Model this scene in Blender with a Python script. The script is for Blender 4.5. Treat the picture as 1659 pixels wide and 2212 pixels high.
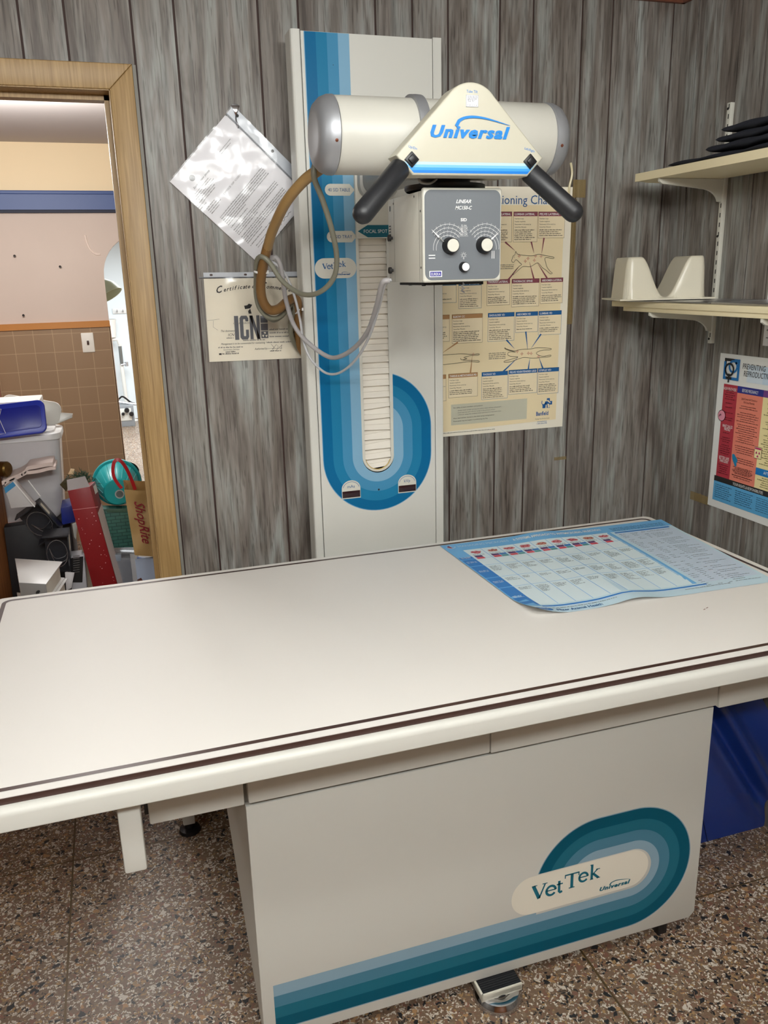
import bpy, bmesh, math, random
from mathutils import Vector, Matrix
for o in list(bpy.data.objects): bpy.data.objects.remove(o)
S = bpy.context.scene; COL = S.collection
random.seed(7)
# ---------------------------------------------------------------- camera
CH = 1.59                                   # camera height above the floor; the camera stands at x=0, y=0
F_PX, PITCH, YAW, ROLL = 1783.2, .280414, .30925, .025354
def cam_axes():
    cy, sy, cp, sp, cr, sr = math.cos(YAW), math.sin(YAW), math.cos(PITCH), math.sin(PITCH), math.cos(ROLL), math.sin(ROLL)
    fwd = Vector((sy*cp, cy*cp, -sp)); rt = Vector((cy, -sy, 0)); dn = fwd.cross(rt)
    return cr*rt + sr*dn, -sr*rt + cr*dn, fwd
RT, DN, FW = cam_axes()
cam = bpy.data.cameras.new('camera'); co = bpy.data.objects.new('camera', cam); COL.objects.link(co)
cam.sensor_fit = 'VERTICAL'; cam.sensor_height = 24; cam.lens = 24*F_PX/2212; cam.clip_start = .05
M = Matrix((RT, -DN, -FW)).transposed().to_4x4(); M.translation = (0, 0, CH); co.matrix_world = M
S.camera = co
def at(u, v, x=None, y=None, z=None):       # measured point of the photograph -> the place where that sight line meets a plane of the room
    a = RT*((u-829.5)/F_PX) + DN*((v-1106)/F_PX) + FW
    t = x/a.x if x is not None else y/a.y if y is not None else (z-CH)/a.z
    return a*t + Vector((0, 0, CH))
# ---------------------------------------------------------------- world, lights, exposure
S.view_settings.view_transform = 'Standard'; S.view_settings.look = 'None'
S.view_settings.gamma = 1; S.view_settings.use_curve_mapping = False
S.view_settings.exposure = -0.06
w = bpy.data.worlds.new('world'); S.world = w; w.use_nodes = True
w.node_tree.nodes['Background'].inputs[0].default_value = (.8, .85, .9, 1)
w.node_tree.nodes['Background'].inputs[1].default_value = .25
def area(name, loc, sx, sy, power, col=(1, .97, .92), rot=(0, 0, 0)):
    l = bpy.data.lights.new(name, 'AREA'); l.shape = 'RECTANGLE'; l.size = sx; l.size_y = sy; l.energy = power; l.color = col
    o = bpy.data.objects.new(name, l); COL.objects.link(o); o.location = loc; o.rotation_euler = rot; return o
ZC = 2.36                                   # ceiling
def glow(name, x, y, z, power, col, n=4, span=1.0, r=.09):          # the light of a tube fitting: a short row of soft lamps
    for k in range(n):
        l = bpy.data.lights.new(name, 'POINT'); l.energy = power/n; l.color = col; l.shadow_soft_size = r
        o = bpy.data.objects.new(name, l); COL.objects.link(o); o.location = (x-span/2+span*k/(n-1), y, z)
TUBE = (.98, 1, .985)
glow('ceiling_light_lamp', .05, -.55, ZC-.17, 108, TUBE)
glow('ceiling_light_lamp', -1.9, .3, ZC-.17, 25, TUBE)  # added fill lamp, brightens the left floor and wall
glow('ceiling_light_lamp', .4, .5, ZC-.17, 30, TUBE)
glow('hall_light_lamp', -.4, 3.9, 2.12, 58, (1, .99, .97), 3, .6)
area('far_light_lamp', (.5, 8.2, 2.0), 1.6, 1.6, 110, (.92, .97, 1))
# ---------------------------------------------------------------- materials
def lin(c):
    r = []
    for v in c[:3]:
        v = v/255; r.append(v/12.92 if v <= .04045 else ((v+.055)/1.055)**2.4)
    return (*r, 1)
MATS = {}
def mat(name, rgb, rough=.5, metal=0, spec=.5, var=.0, bump=0, bscale=60, trans=0, alpha=1, emit=0, coat=0):
    if name in MATS: return MATS[name]
    m = bpy.data.materials.new(name); m.use_nodes = True; nt = m.node_tree; b = nt.nodes['Principled BSDF']
    b.inputs['Base Color'].default_value = lin(rgb); b.inputs['Roughness'].default_value = rough; b.inputs['Metallic'].default_value = metal
    b.inputs['Specular IOR Level'].default_value = spec
    if trans: b.inputs['Transmission Weight'].default_value = trans
    if alpha < 1: b.inputs['Alpha'].default_value = alpha
    if coat: b.inputs['Coat Weight'].default_value = coat; b.inputs['Coat Roughness'].default_value = .08
    if emit: b.inputs['Emission Color'].default_value = lin(rgb); b.inputs['Emission Strength'].default_value = emit
    if var or bump:
        tc = nt.nodes.new('ShaderNodeTexCoord'); n = nt.nodes.new('ShaderNodeTexNoise'); n.inputs['Scale'].default_value = bscale; n.inputs['Detail'].default_value = 4
        nt.links.new(tc.outputs['Object'], n.inputs['Vector'])
        if var:
            h = nt.nodes.new('ShaderNodeHueSaturation'); h.inputs['Color'].default_value = lin(rgb)
            mr = nt.nodes.new('ShaderNodeMapRange'); mr.inputs[3].default_value = 1-var; mr.inputs[4].default_value = 1+var
            nt.links.new(n.outputs[0], mr.inputs[0]); nt.links.new(mr.outputs[0], h.inputs['Value']); nt.links.new(h.outputs[0], b.inputs['Base Color'])
        if bump:
            bp = nt.nodes.new('ShaderNodeBump'); bp.inputs['Strength'].default_value = bump; bp.inputs['Distance'].default_value = .002
            nt.links.new(n.outputs[0], bp.inputs['Height']); nt.links.new(bp.outputs[0], b.inputs['Normal'])
    MATS[name] = m; return m
def ramp(nt, stops, interp='LINEAR'):
    r = nt.nodes.new('ShaderNodeValToRGB'); e = r.color_ramp.elements; r.color_ramp.interpolation = interp
    while len(e) < len(stops): e.new(.5)
    for q, (p, c) in zip(e, stops): q.position = p; q.color = lin(c)
    return r
def mix(nt, f, a, b, mode='MIX'):
    m = nt.nodes.new('ShaderNodeMix'); m.data_type = 'RGBA'; m.blend_type = mode
    for s, v in ((m.inputs[0], f), (m.inputs[6], a), (m.inputs[7], b)):
        if isinstance(v, (int, float)): s.default_value = v
        elif isinstance(v, tuple): s.default_value = v
        else: nt.links.new(v, s)
    return m.outputs[2]
def panel_material():                        # printed grey-brown wood panelling, grain running upwards, each plank from its own seed
    m = bpy.data.materials.new('wood_panelling'); m.use_nodes = True; nt = m.node_tree; b = nt.nodes['Principled BSDF']; L = nt.links.new
    tc = nt.nodes.new('ShaderNodeTexCoord'); sp = nt.nodes.new('ShaderNodeSeparateXYZ'); L(tc.outputs['Object'], sp.inputs[0])
    ad = nt.nodes.new('ShaderNodeMath'); ad.operation = 'ADD'; L(sp.outputs[0], ad.inputs[0]); L(sp.outputs[1], ad.inputs[1])
    at_ = nt.nodes.new('ShaderNodeAttribute'); at_.attribute_name = 'seed'
    cb = nt.nodes.new('ShaderNodeCombineXYZ'); L(ad.outputs[0], cb.inputs[0]); L(at_.outputs['Fac'], cb.inputs[1]); L(sp.outputs[2], cb.inputs[2])
    def noise(sc, scale, det, dist=0.):
        mp = nt.nodes.new('ShaderNodeMapping'); mp.inputs['Scale'].default_value = sc; L(cb.outputs[0], mp.inputs[0])
        n = nt.nodes.new('ShaderNodeTexNoise'); n.inputs['Scale'].default_value = scale; n.inputs['Detail'].default_value = det; n.inputs['Distortion'].default_value = dist
        L(mp.outputs[0], n.inputs['Vector']); return n.outputs[0]
    a = noise((1, 7, .10), 17, 4, 1.6); c = noise((1, 3, .06), 120, 4, .4); d = noise((1, 5, .3), 8, 2, .8); e = noise((1, 9, .05), 260, 2)
    r1 = ramp(nt, [(.30, (122, 114, 108)), (.45, (148, 142, 135)), (.55, (163, 161, 156)), (.70, (180, 185, 181))]); L(a, r1.inputs[0])
    r2 = ramp(nt, [(.34, (144, 140, 137)), (.5, (220, 220, 218)), (.68, (255, 255, 255))]); L(c, r2.inputs[0])
    r3 = ramp(nt, [(.3, (212, 203, 197)), (.7, (255, 255, 255))]); L(d, r3.inputs[0])
    r4 = ramp(nt, [(.33, (120, 110, 102)), (.40, (255, 255, 255))]); L(e, r4.inputs[0])
    o = mix(nt, .62, r1.outputs[0], r2.outputs[0], 'MULTIPLY'); o = mix(nt, .8, o, r3.outputs[0], 'MULTIPLY'); o = mix(nt, .5, o, r4.outputs[0], 'MULTIPLY')
    L(o, b.inputs['Base Color']); b.inputs['Roughness'].default_value = .42; b.inputs['Specular IOR Level'].default_value = .35
    bp = nt.nodes.new('ShaderNodeBump'); bp.inputs['Strength'].default_value = .15; bp.inputs['Distance'].default_value = .001; L(c, bp.inputs['Height']); L(bp.outputs[0], b.inputs['Normal'])
    return m
def terrazzo_material():
    m = bpy.data.materials.new('terrazzo'); m.use_nodes = True; nt = m.node_tree; b = nt.nodes['Principled BSDF']; L = nt.links.new
    tc = nt.nodes.new('ShaderNodeTexCoord')
    nz = nt.nodes.new('ShaderNodeTexNoise'); nz.inputs['Scale'].default_value = 60; L(tc.outputs['Object'], nz.inputs['Vector'])
    wp = mix(nt, .012, tc.outputs['Object'], nz.outputs['Color'], 'LINEAR_LIGHT')
    def chips(scale, stops, thr):
        v = nt.nodes.new('ShaderNodeTexVoronoi'); v.inputs['Scale'].default_value = scale; L(wp, v.inputs['Vector'])
        e = nt.nodes.new('ShaderNodeTexVoronoi'); e.feature = 'DISTANCE_TO_EDGE'; e.inputs['Scale'].default_value = scale; L(wp, e.inputs['Vector'])
        s = nt.nodes.new('ShaderNodeSeparateColor'); L(v.outputs['Color'], s.inputs[0])
        r = ramp(nt, stops, 'CONSTANT'); L(s.outputs[0], r.inputs[0])
        g = nt.nodes.new('ShaderNodeMath'); g.operation = 'GREATER_THAN'; g.inputs[1].default_value = thr; L(e.outputs['Distance'], g.inputs[0])
        return r.outputs[0], g.outputs[0], s.outputs[1]
    n2 = nt.nodes.new('ShaderNodeTexNoise'); n2.inputs['Scale'].default_value = 5; L(tc.outputs['Object'], n2.inputs['Vector'])
    base = ramp(nt, [(.3, (108, 88, 69)), (.7, (127, 107, 90))]); L(n2.outputs[0], base.inputs[0])
    c1, g1, q1 = chips(185, [(0, (210, 202, 188)), (.18, (118, 95, 76)), (.5, (130, 110, 90)), (.62, (164, 132, 90)), (.72, (126, 90, 72)), (.84, (198, 188, 173)), (.93, (52, 48, 46))], .07)
    c2, g2, q2 = chips(78, [(0, (40, 40, 42)), (.45, (200, 190, 176)), (.62, (168, 130, 92)), (.8, (126, 90, 74))], .12)
    lt = nt.nodes.new('ShaderNodeMath'); lt.operation = 'LESS_THAN'; lt.inputs[1].default_value = .26; L(q2, lt.inputs[0])
    mu = nt.nodes.new('ShaderNodeMath'); mu.operation = 'MULTIPLY'; L(lt.outputs[0], mu.inputs[0]); L(g2, mu.inputs[1])
    o = mix(nt, g1, base.outputs[0], c1); o = mix(nt, mu.outputs[0], o, c2)
    L(o, b.inputs['Base Color']); b.inputs['Roughness'].default_value = .38; b.inputs['Specular IOR Level'].default_value = .4
    return m
def tile_material():
    m = bpy.data.materials.new('wall_tile'); m.use_nodes = True; nt = m.node_tree; b = nt.nodes['Principled BSDF']; L = nt.links.new
    tc = nt.nodes.new('ShaderNodeTexCoord'); mp = nt.nodes.new('ShaderNodeMapping'); mp.inputs['Rotation'].default_value = (math.pi/2, 0, 0); L(tc.outputs['Object'], mp.inputs[0])
    br = nt.nodes.new('ShaderNodeTexBrick'); br.offset = 0; br.inputs['Scale'].default_value = 1; br.inputs['Brick Width'].default_value = .108; br.inputs['Row Height'].default_value = .108
    br.inputs['Mortar Size'].default_value = .0016; br.inputs['Color1'].default_value = lin((158, 130, 100)); br.inputs['Color2'].default_value = lin((153, 126, 97)); br.inputs['Mortar'].default_value = lin((188, 162, 128))
    L(mp.outputs[0], br.inputs['Vector']); L(br.outputs['Color'], b.inputs['Base Color']); b.inputs['Roughness'].default_value = .35
    bp = nt.nodes.new('ShaderNodeBump'); bp.inputs['Strength'].default_value = .3; bp.inputs['Distance'].default_value = .001; bp.invert = True; L(br.outputs['Fac'], bp.inputs['Height']); L(bp.outputs[0], b.inputs['Normal'])
    return m
def grain_material(name, c0, c1, sc=(40, 40, 1.5), rough=.45):
    m = bpy.data.materials.new(name); m.use_nodes = True; nt = m.node_tree; b = nt.nodes['Principled BSDF']; L = nt.links.new
    tc = nt.nodes.new('ShaderNodeTexCoord'); mp = nt.nodes.new('ShaderNodeMapping'); mp.inputs['Scale'].default_value = sc; L(tc.outputs['Object'], mp.inputs[0])
    n = nt.nodes.new('ShaderNodeTexNoise'); n.inputs['Scale'].default_value = 3; n.inputs['Detail'].default_value = 5; n.inputs['Distortion'].default_value = .6; L(mp.outputs[0], n.inputs['Vector'])
    r = ramp(nt, [(.3, c0), (.7, c1)]); L(n.outputs[0], r.inputs[0]); L(r.outputs[0], b.inputs['Base Color']); b.inputs['Roughness'].default_value = rough
    return m
def vinyl_sleeve():                          # thin clear plastic: mostly see-through, with glossy wrinkles
    m = bpy.data.materials.new('clear_plastic_sleeve'); m.use_nodes = True; nt = m.node_tree; L = nt.links.new
    out = nt.nodes['Material Output']; nt.nodes.remove(nt.nodes['Principled BSDF'])
    t = nt.nodes.new('ShaderNodeBsdfTransparent'); g = nt.nodes.new('ShaderNodeBsdfGlossy'); g.inputs['Roughness'].default_value = .16
    fr = nt.nodes.new('ShaderNodeFresnel'); fr.inputs[0].default_value = 1.5
    tc = nt.nodes.new('ShaderNodeTexCoord'); n = nt.nodes.new('ShaderNodeTexNoise'); n.inputs['Scale'].default_value = 11; n.inputs['Detail'].default_value = 1.5; L(tc.outputs['Object'], n.inputs['Vector'])
    bp = nt.nodes.new('ShaderNodeBump'); bp.inputs['Strength'].default_value = .8; bp.inputs['Distance'].default_value = .016; L(n.outputs[0], bp.inputs['Height']); L(bp.outputs[0], g.inputs['Normal'])
    mx = nt.nodes.new('ShaderNodeMixShader'); L(fr.outputs[0], mx.inputs[0]); L(t.outputs[0], mx.inputs[1]); L(g.outputs[0], mx.inputs[2]); L(mx.outputs[0], out.inputs[0])
    return m
WOOD = panel_material(); TERR = terrazzo_material(); TILE = tile_material(); SLEEVE = vinyl_sleeve()
CASING = grain_material('casing_wood', (150, 118, 72), (182, 150, 100), (60, 60, 2)); DOORWOOD = grain_material('door_wood', (120, 72, 40), (168, 110, 66), (60, 60, 2))
CROWN = grain_material('crown_wood', (118, 70, 54), (140, 88, 68))
GROOVE = mat('groove_brown', (62, 42, 36), .7)
WHITE = mat('painted_white', (216, 215, 207), .42, var=.02, bscale=3); CREAM = mat('cream_enamel', (216, 214, 202), .4, var=.015, bscale=4)
PLATE = mat('head_cream', (200, 196, 178), .45, var=.01); LAMI = mat('laminate_white', (236, 232, 226), .5, spec=.3, var=.012, bscale=6)
BROWNEDGE = mat('brown_edging', (66, 44, 38), .35); BLACK = mat('black_plastic', (22, 22, 24), .4); RUBBER = mat('black_rubber', (34, 35, 38), .45, bump=.05, bscale=300)
CHROME = mat('chrome', (205, 205, 208), .08, 1); STEEL = mat('brushed_steel', (185, 186, 190), .32, 1); SILVER = mat('silver_paint', (170, 172, 176), .45, .6)
GREYM = mat('grey_paint', (150, 150, 146), .4); DARK = mat('near_black_paint', (30, 28, 27), .6)  # DARK: near-black paint for fittings, slots, holes and channels
B1 = mat('band_deep_blue', (10, 104, 152), .35, spec=.15); B2 = mat('band_blue', (34, 124, 166), .35, spec=.15); B3 = mat('band_mid_blue', (72, 142, 182), .35, spec=.15); B4 = mat('band_pale_blue', (132, 176, 204), .35, spec=.15)
T1 = mat('band_deep_teal', (4, 84, 106), .35, spec=.15); T2 = mat('band_teal', (32, 104, 124), .35, spec=.15); T3 = mat('band_mid_teal', (76, 126, 148), .35, spec=.15); T4 = mat('band_pale_teal', (140, 168, 184), .35, spec=.15)
INKB = mat('ink_blue', (26, 92, 146), .5); INKT = mat('ink_teal', (10, 104, 124), .5); INK = mat('ink_black', (34, 33, 33), .6); INKG = mat('ink_grey', (110, 108, 104), .6)
WINK = mat('ink_white', (240, 240, 238), .5); LOGO = mat('logo_blue', (20, 128, 208), .45)
# ---------------------------------------------------------------- mesh builder
class Fr:                                    # flat frame: origin, right, up -> normal towards the reader
    def __init__(s, o, u, v, warp=None): s.o = Vector(o); s.u = Vector(u).normalized(); s.v = Vector(v).normalized(); s.n = s.u.cross(s.v).normalized(); s.warp = warp
    def p(s, x, y, h=0):
        if s.warp: return s.warp(x, y, h)
        return s.o + s.u*x + s.v*y + s.n*h
    def inv(s, P): d = Vector(P)-s.o; return d.dot(s.u), d.dot(s.v)
TXT = {}
def text_geo(s, bold, shear, space):
    k = (s, bold, shear, space)
    if k in TXT: return TXT[k]
    c = bpy.data.curves.new('t', 'FONT'); c.body = s; c.size = 1; c.offset = bold; c.shear = shear; c.resolution_u = 2; c.space_character = space
    o = bpy.data.objects.new('t', c); COL.objects.link(o); dg = bpy.context.evaluated_depsgraph_get(); e = o.evaluated_get(dg); me = e.to_mesh()
    r = ([tuple(v.co[:2]) for v in me.vertices], [tuple(p.vertices) for p in me.polygons])
    e.to_mesh_clear(); bpy.data.objects.remove(o); bpy.data.curves.remove(c); TXT[k] = r; return r
def arcpts(cx, cy, r, a0, a1, n, ry=None):
    ry = r if ry is None else ry
    return [(cx+r*math.cos(math.radians(a0+(a1-a0)*i/n)), cy+ry*math.sin(math.radians(a0+(a1-a0)*i/n))) for i in range(n+1)]
def rrect(x0, y0, x1, y1, r, n=5):
    return arcpts(x1-r, y0+r, r, -90, 0, n)+arcpts(x1-r, y1-r, r, 0, 90, n)+arcpts(x0+r, y1-r, r, 90, 180, n)+arcpts(x0+r, y0+r, r, 180, 270, n)
def spline(pts, n=8, closed=False):
    P = [Vector(p) for p in pts]; out = []; N = len(P)
    for i in range(N if closed else N-1):
        g = (lambda k: P[k % N]) if closed else (lambda k: P[max(0, min(N-1, k))])
        a, b, c, d = g(i-1), g(i), g(i+1), g(i+2)
        for j in range(n):
            t = j/n; out.append(.5*((2*b)+(c-a)*t+(2*a-5*b+4*c-d)*t*t+(3*b-a-3*c+d)*t**3))
    if not closed: out.append(P[-1])
    return out
LAY = .00035
class MB:
    def __init__(s): s.v = []; s.f = []; s.mi = []; s.sm = []; s.mats = []; s.seed = []; s.cs = 0.
    def m(s, mt):
        if mt not in s.mats: s.mats.append(mt)
        return s.mats.index(mt)
    def add(s, vs, fs, mt, smooth=False, X=None):
        b = len(s.v); k = s.m(mt)
        s.v += [tuple(X @ Vector(p)) if X else tuple(p) for p in vs]
        for f in fs: s.f.append(tuple(i+b for i in f)); s.mi.append(k); s.sm.append(smooth); s.seed.append(s.cs)
        return s
    def bmadd(s, bm, mt, smooth=False, X=None):
        bm.verts.index_update(); s.add([v.co.copy() for v in bm.verts], [[v.index for v in f.verts] for f in bm.faces], mt, smooth, X); bm.free(); return s
    def box(s, x0, x1, y0, y1, z0, z1, mt, bev=0, seg=2, X=None):
        bm = bmesh.new(); bmesh.ops.create_cube(bm, size=1)
        for v in bm.verts: v.co = ((x0+x1)/2+v.co.x*(x1-x0), (y0+y1)/2+v.co.y*(y1-y0), (z0+z1)/2+v.co.z*(z1-z0))
        if bev: bmesh.ops.bevel(bm, geom=bm.edges[:], offset=bev, segments=seg, profile=.5, affect='EDGES')
        return s.bmadd(bm, mt, bool(bev), X)
    def hexa(s, front, back, mt, bev=0, X=None):      # two matching quads
        bm = bmesh.new(); a = [bm.verts.new(p) for p in front]; b = [bm.verts.new(p) for p in back]
        bm.faces.new(a); bm.faces.new(b[::-1])
        for i in range(4): j = (i+1) % 4; bm.faces.new((a[j], a[i], b[i], b[j]))
        bmesh.ops.recalc_face_normals(bm, faces=bm.faces[:])
        if bev: bmesh.ops.bevel(bm, geom=bm.edges[:], offset=bev, segments=2, profile=.5, affect='EDGES')
        return s.bmadd(bm, mt, bool(bev), X)
    def prism(s, poly, fr, h0, h1, mt, bev=0, seg=2, smooth=None, capm=None):   # polygon in a frame, between two heights
        bm = bmesh.new(); a = [bm.verts.new(fr.p(x, y, h0)) for x, y in poly]; b = [bm.verts.new(fr.p(x, y, h1)) for x, y in poly]; n = len(poly)
        bm.faces.new(a[::-1]); top = bm.faces.new(b)
        for i in range(n): j = (i+1) % n; bm.faces.new((a[i], a[j], b[j], b[i]))
        bmesh.ops.recalc_face_normals(bm, faces=bm.faces[:])
        if bev:
            ed = [e for e in bm.edges if all(v in b for v in e.verts)]
            bmesh.ops.bevel(bm, geom=ed, offset=bev, segments=seg, profile=.5, affect='EDGES')
        return s.bmadd(bm, mt, bool(bev) if smooth is None else smooth)
    def poly(s, pts, fr, mt, lay=1): return s.add([fr.p(x, y, lay*LAY) for x, y in pts], [tuple(range(len(pts)))], mt)
    def rect(s, x0, y0, x1, y1, fr, mt, lay=1):
        if fr.warp:
            n = max(1, int(abs(x1-x0)/.03)); mN = max(1, int(abs(y1-y0)/.03)); vs = [fr.p(x0+(x1-x0)*i/n, y0+(y1-y0)*j/mN, lay*LAY) for j in range(mN+1) for i in range(n+1)]
            return s.add(vs, [(j*(n+1)+i, j*(n+1)+i+1, (j+1)*(n+1)+i+1, (j+1)*(n+1)+i) for j in range(mN) for i in range(n)], mt, True)
        return s.poly([(x0, y0), (x1, y0), (x1, y1), (x0, y1)], fr, mt, lay)
    def frame(s, x0, y0, x1, y1, w_, fr, mt, lay=1):
        for q in ((x0, y0, x1, y0+w_), (x0, y1-w_, x1, y1), (x0, y0, x0+w_, y1), (x1-w_, y0, x1, y1)): s.rect(*q, fr, mt, lay)
    def band(s, outer, inner, fr, mt, lay=1):          # strip between two equal-length polylines
        n = len(outer); return s.add([fr.p(x, y, lay*LAY) for x, y in outer]+[fr.p(x, y, lay*LAY) for x, y in inner], [(i, i+1, n+i+1, n+i) for i in range(n-1)], mt)
    def line(s, pts, wd, fr, mt, lay=1, taper=None):   # ribbon along a polyline
        P = [Vector((x, y, 0)) for x, y in pts]; A = []; B = []
        for i, p in enumerate(P):
            d = (P[min(i+1, len(P)-1)]-P[max(i-1, 0)]); d = d.normalized() if d.length > 1e-9 else Vector((1, 0, 0)); w2 = wd/2 if taper is None else (wd+(taper-wd)*i/max(1, len(P)-1))/2
            A.append((p.x-d.y*w2, p.y+d.x*w2)); B.append((p.x+d.y*w2, p.y-d.x*w2))
        return s.band(B, A, fr, mt, lay)
    def text(s, t, fr, x, y, h, mt, lay=2, al='l', width=None, bold=0, shear=0, rot=0, space=1):
        vs, fs = text_geo(t, bold, shear, space)
        if not vs: return s
        k = h/.7; xs = [p[0] for p in vs]; a, b = min(xs), max(xs); kx = k if width is None else width/(b-a)
        off = {'l': -a, 'c': -(a+b)/2, 'r': -b}[al]; cr, sr = math.cos(rot), math.sin(rot)
        out = []
        for px, py in vs: X_, Y_ = (px+off)*kx, py*k; out.append(fr.p(x+X_*cr-Y_*sr, y+X_*sr+Y_*cr, lay*LAY))
        return s.add(out, fs, mt)
    def greek(s, fr, x0, x1, y, h, mt, lay=2, fill=1., rnd=random):   # a line of small print too fine to read: words of letter-sized strokes
        x = x0; end = x0+(x1-x0)*fill; vs = []; fs = []
        while x < end-h*.5:
            for k in range(rnd.randint(2, 8)):
                if x > end-h*.5: break
                a = h*rnd.choice((.74, .74, .78, 1.1)); w_ = h*rnd.uniform(.36, .6); n = len(vs)
                vs += [fr.p(x, y, lay*LAY), fr.p(x+w_, y, lay*LAY), fr.p(x+w_, y+a, lay*LAY), fr.p(x, y+a, lay*LAY)]; fs.append((n, n+1, n+2, n+3)); x += w_+h*.2
            x += h*.55
        return s.add(vs, fs, mt) if vs else s
    def tube(s, pts, r, mt, n=10, closed=False, radii=None, caps=True):
        P = [Vector(p) for p in pts]; N = len(P); rings = []; up = None
        for i in range(N):
            d = (P[(i+1) % N]-P[i-1]) if closed else P[min(i+1, N-1)]-P[max(i-1, 0)]
            d.normalize()
            if up is None: up = d.orthogonal().normalized()
            else: up = (up-d*up.dot(d)); up = up.normalized() if up.length > 1e-6 else d.orthogonal().normalized()
            sd = d.cross(up); rr = radii[i] if radii else r
            rings.append([P[i]+(up*math.cos(2*math.pi*k/n)+sd*math.sin(2*math.pi*k/n))*rr for k in range(n)])
        vs = [q for R_ in rings for q in R_]; fs = []
        for i in range(N if closed else N-1):
            j = (i+1) % N
            for k in range(n): k2 = (k+1) % n; fs.append((i*n+k, i*n+k2, j*n+k2, j*n+k))
        s.add(vs, fs, mt, True)
        if caps and not closed: s.add(rings[0], [tuple(range(n))[::-1]], mt); s.add(rings[-1], [tuple(range(n))], mt)
        return s
    def lathe(s, prof, o, ax, mt, n=32, smooth=True):  # profile of (radius, distance along the axis)
        ax = Vector(ax).normalized(); o = Vector(o); u = ax.orthogonal().normalized(); v = ax.cross(u); vs = []; fs = []
        for r, h in prof:
            for k in range(n): a = 2*math.pi*k/n; vs.append(o+ax*h+(u*math.cos(a)+v*math.sin(a))*max(r, 1e-5))
        for i in range(len(prof)-1):
            for k in range(n): k2 = (k+1) % n; fs.append((i*n+k, i*n+k2, (i+1)*n+k2, (i+1)*n+k))
        return s.add(vs, fs, mt, smooth)
    def grid(s, fn, nu, nv, mt, smooth=True):
        vs = [fn(i/nu, j/nv) for j in range(nv+1) for i in range(nu+1)]
        return s.add(vs, [(j*(nu+1)+i, j*(nu+1)+i+1, (j+1)*(nu+1)+i+1, (j+1)*(nu+1)+i) for j in range(nv) for i in range(nu)], mt, smooth)
    def build(s, name, parent=None, label=None, cat=None, group=None, kind=None, origin=None, sharp=38):
        o0 = Vector((0, 0, 0)); q = parent
        while q: o0 += q.location; q = q.parent
        if parent is None and origin is None and kind != 'structure':
            xs = [p[0] for p in s.v]; ys = [p[1] for p in s.v]; origin = ((min(xs)+max(xs))/2, (min(ys)+max(ys))/2, min(p[2] for p in s.v))
        if parent is None and origin is not None: o0 = Vector(origin)
        me = bpy.data.meshes.new(name); me.from_pydata([tuple(Vector(p)-o0) for p in s.v], [], s.f)
        for m_ in s.mats: me.materials.append(m_)
        me.polygons.foreach_set('material_index', s.mi); me.polygons.foreach_set('use_smooth', s.sm)
        if any(s.seed): a = me.attributes.new('seed', 'FLOAT', 'FACE'); a.data.foreach_set('value', s.seed)
        me.update()
        if any(s.sm): me.set_sharp_from_angle(angle=math.radians(sharp))
        ob = bpy.data.objects.new(name, me); COL.objects.link(ob)
        if parent: ob.parent = parent
        else: ob.location = o0
        for k, v in (('label', label), ('category', cat), ('group', group), ('kind', kind)):
            if v: ob[k] = v
        return ob
def thing(name, label, cat, loc, group=None):
    o = bpy.data.objects.new(name, None); o.empty_display_size = .05; COL.objects.link(o); o.location = loc; o['label'] = label; o['category'] = cat
    if group: o['group'] = group
    return o
XZ = lambda y: Fr((0, y, 0), (1, 0, 0), (0, 0, 1))          # faces the camera side (-y)
WALLX, WALLY = 1.68, 2.29
# ---------------------------------------------------------------- the setting
f = MB(); f.box(-3.3, 1.86, -3.4, 10.6, -.1, 0, TERR)
STRIP = mat('divider_strip', (96, 78, 52), .4, .3)
for x in (-1.45, -.262, .925): f.box(x-.0025, x+.0025, -3.1, 10.4, -.01, .0006, STRIP)
for y in (-2.8, -2.1, -1.4, -.68, .035, .75, 1.467, 2.183, 2.9, 3.6, 4.3, 5.05): f.box(-3.0, 1.68, y-.0018, y+.0018, -.01, .0006, STRIP)
f.build('floor', kind='structure')
c = MB(); c.box(-3.2, 1.86, -3.3, 2.33, ZC, ZC+.06, mat('ceiling_tan', (142, 130, 120), .8, bump=.2, bscale=200)); c.build('ceiling', kind='structure')
def planks(mb, gs, lo, hi, put):              # planks between grooves, with their dark grooves left open
    gs = sorted(gs); e = [lo]+gs+[hi]
    for i in range(len(e)-1):
        a = e[i]+(.0028 if i else 0); b = e[i+1]-(.0028 if i < len(e)-2 else 0)
        mb.cs = random.uniform(1, 9); put(a, b)
    mb.cs = 0
BG = [-2.9, -2.8, -2.6, -2.5, -2.3, -2.15, -2.05, -1.9, -1.8, -1.62, -1.42, -1.32, -1.17, -1.065, -.86, -.76, -.61, -.51, -.36, -.2617, -.1195, -.0197, .1305, .2313, .4356, .5375, .742, .844, .945, 1.097, 1.198, 1.350, 1.448, 1.649]
wb = MB(); DL, DR, DH = -.80, .085, 2.05      # rough doorway
def pb(a, b):
    for x0, x1, z0 in ((a, min(b, DL), 0), (max(a, DL), min(b, DR), DH), (max(a, DR), b, 0)):
        if x1-x0 > .001: wb.box(x0, x1, WALLY, WALLY+.006, z0, ZC, WOOD)
planks(wb, BG, -3.0, WALLX, pb)
for x0, x1, z0 in ((-3.0, DL, 0), (DL, DR, DH), (DR, WALLX+.1, 0)): wb.box(x0, x1, WALLY+.004, WALLY+.1, z0, ZC, GROOVE)
wb.build('wall_back', kind='structure')
wr = MB()
RG = [2.218, 2.042, 1.94, 1.858, 1.705, 1.60, 1.44, 1.34, 1.19, 1.09, .88, .78, .6, .4, .25, .05, -.2, -.4, -.65, -.9, -1.2, -1.5, -1.8, -2.0, -2.3, -2.6, -2.9]
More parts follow.
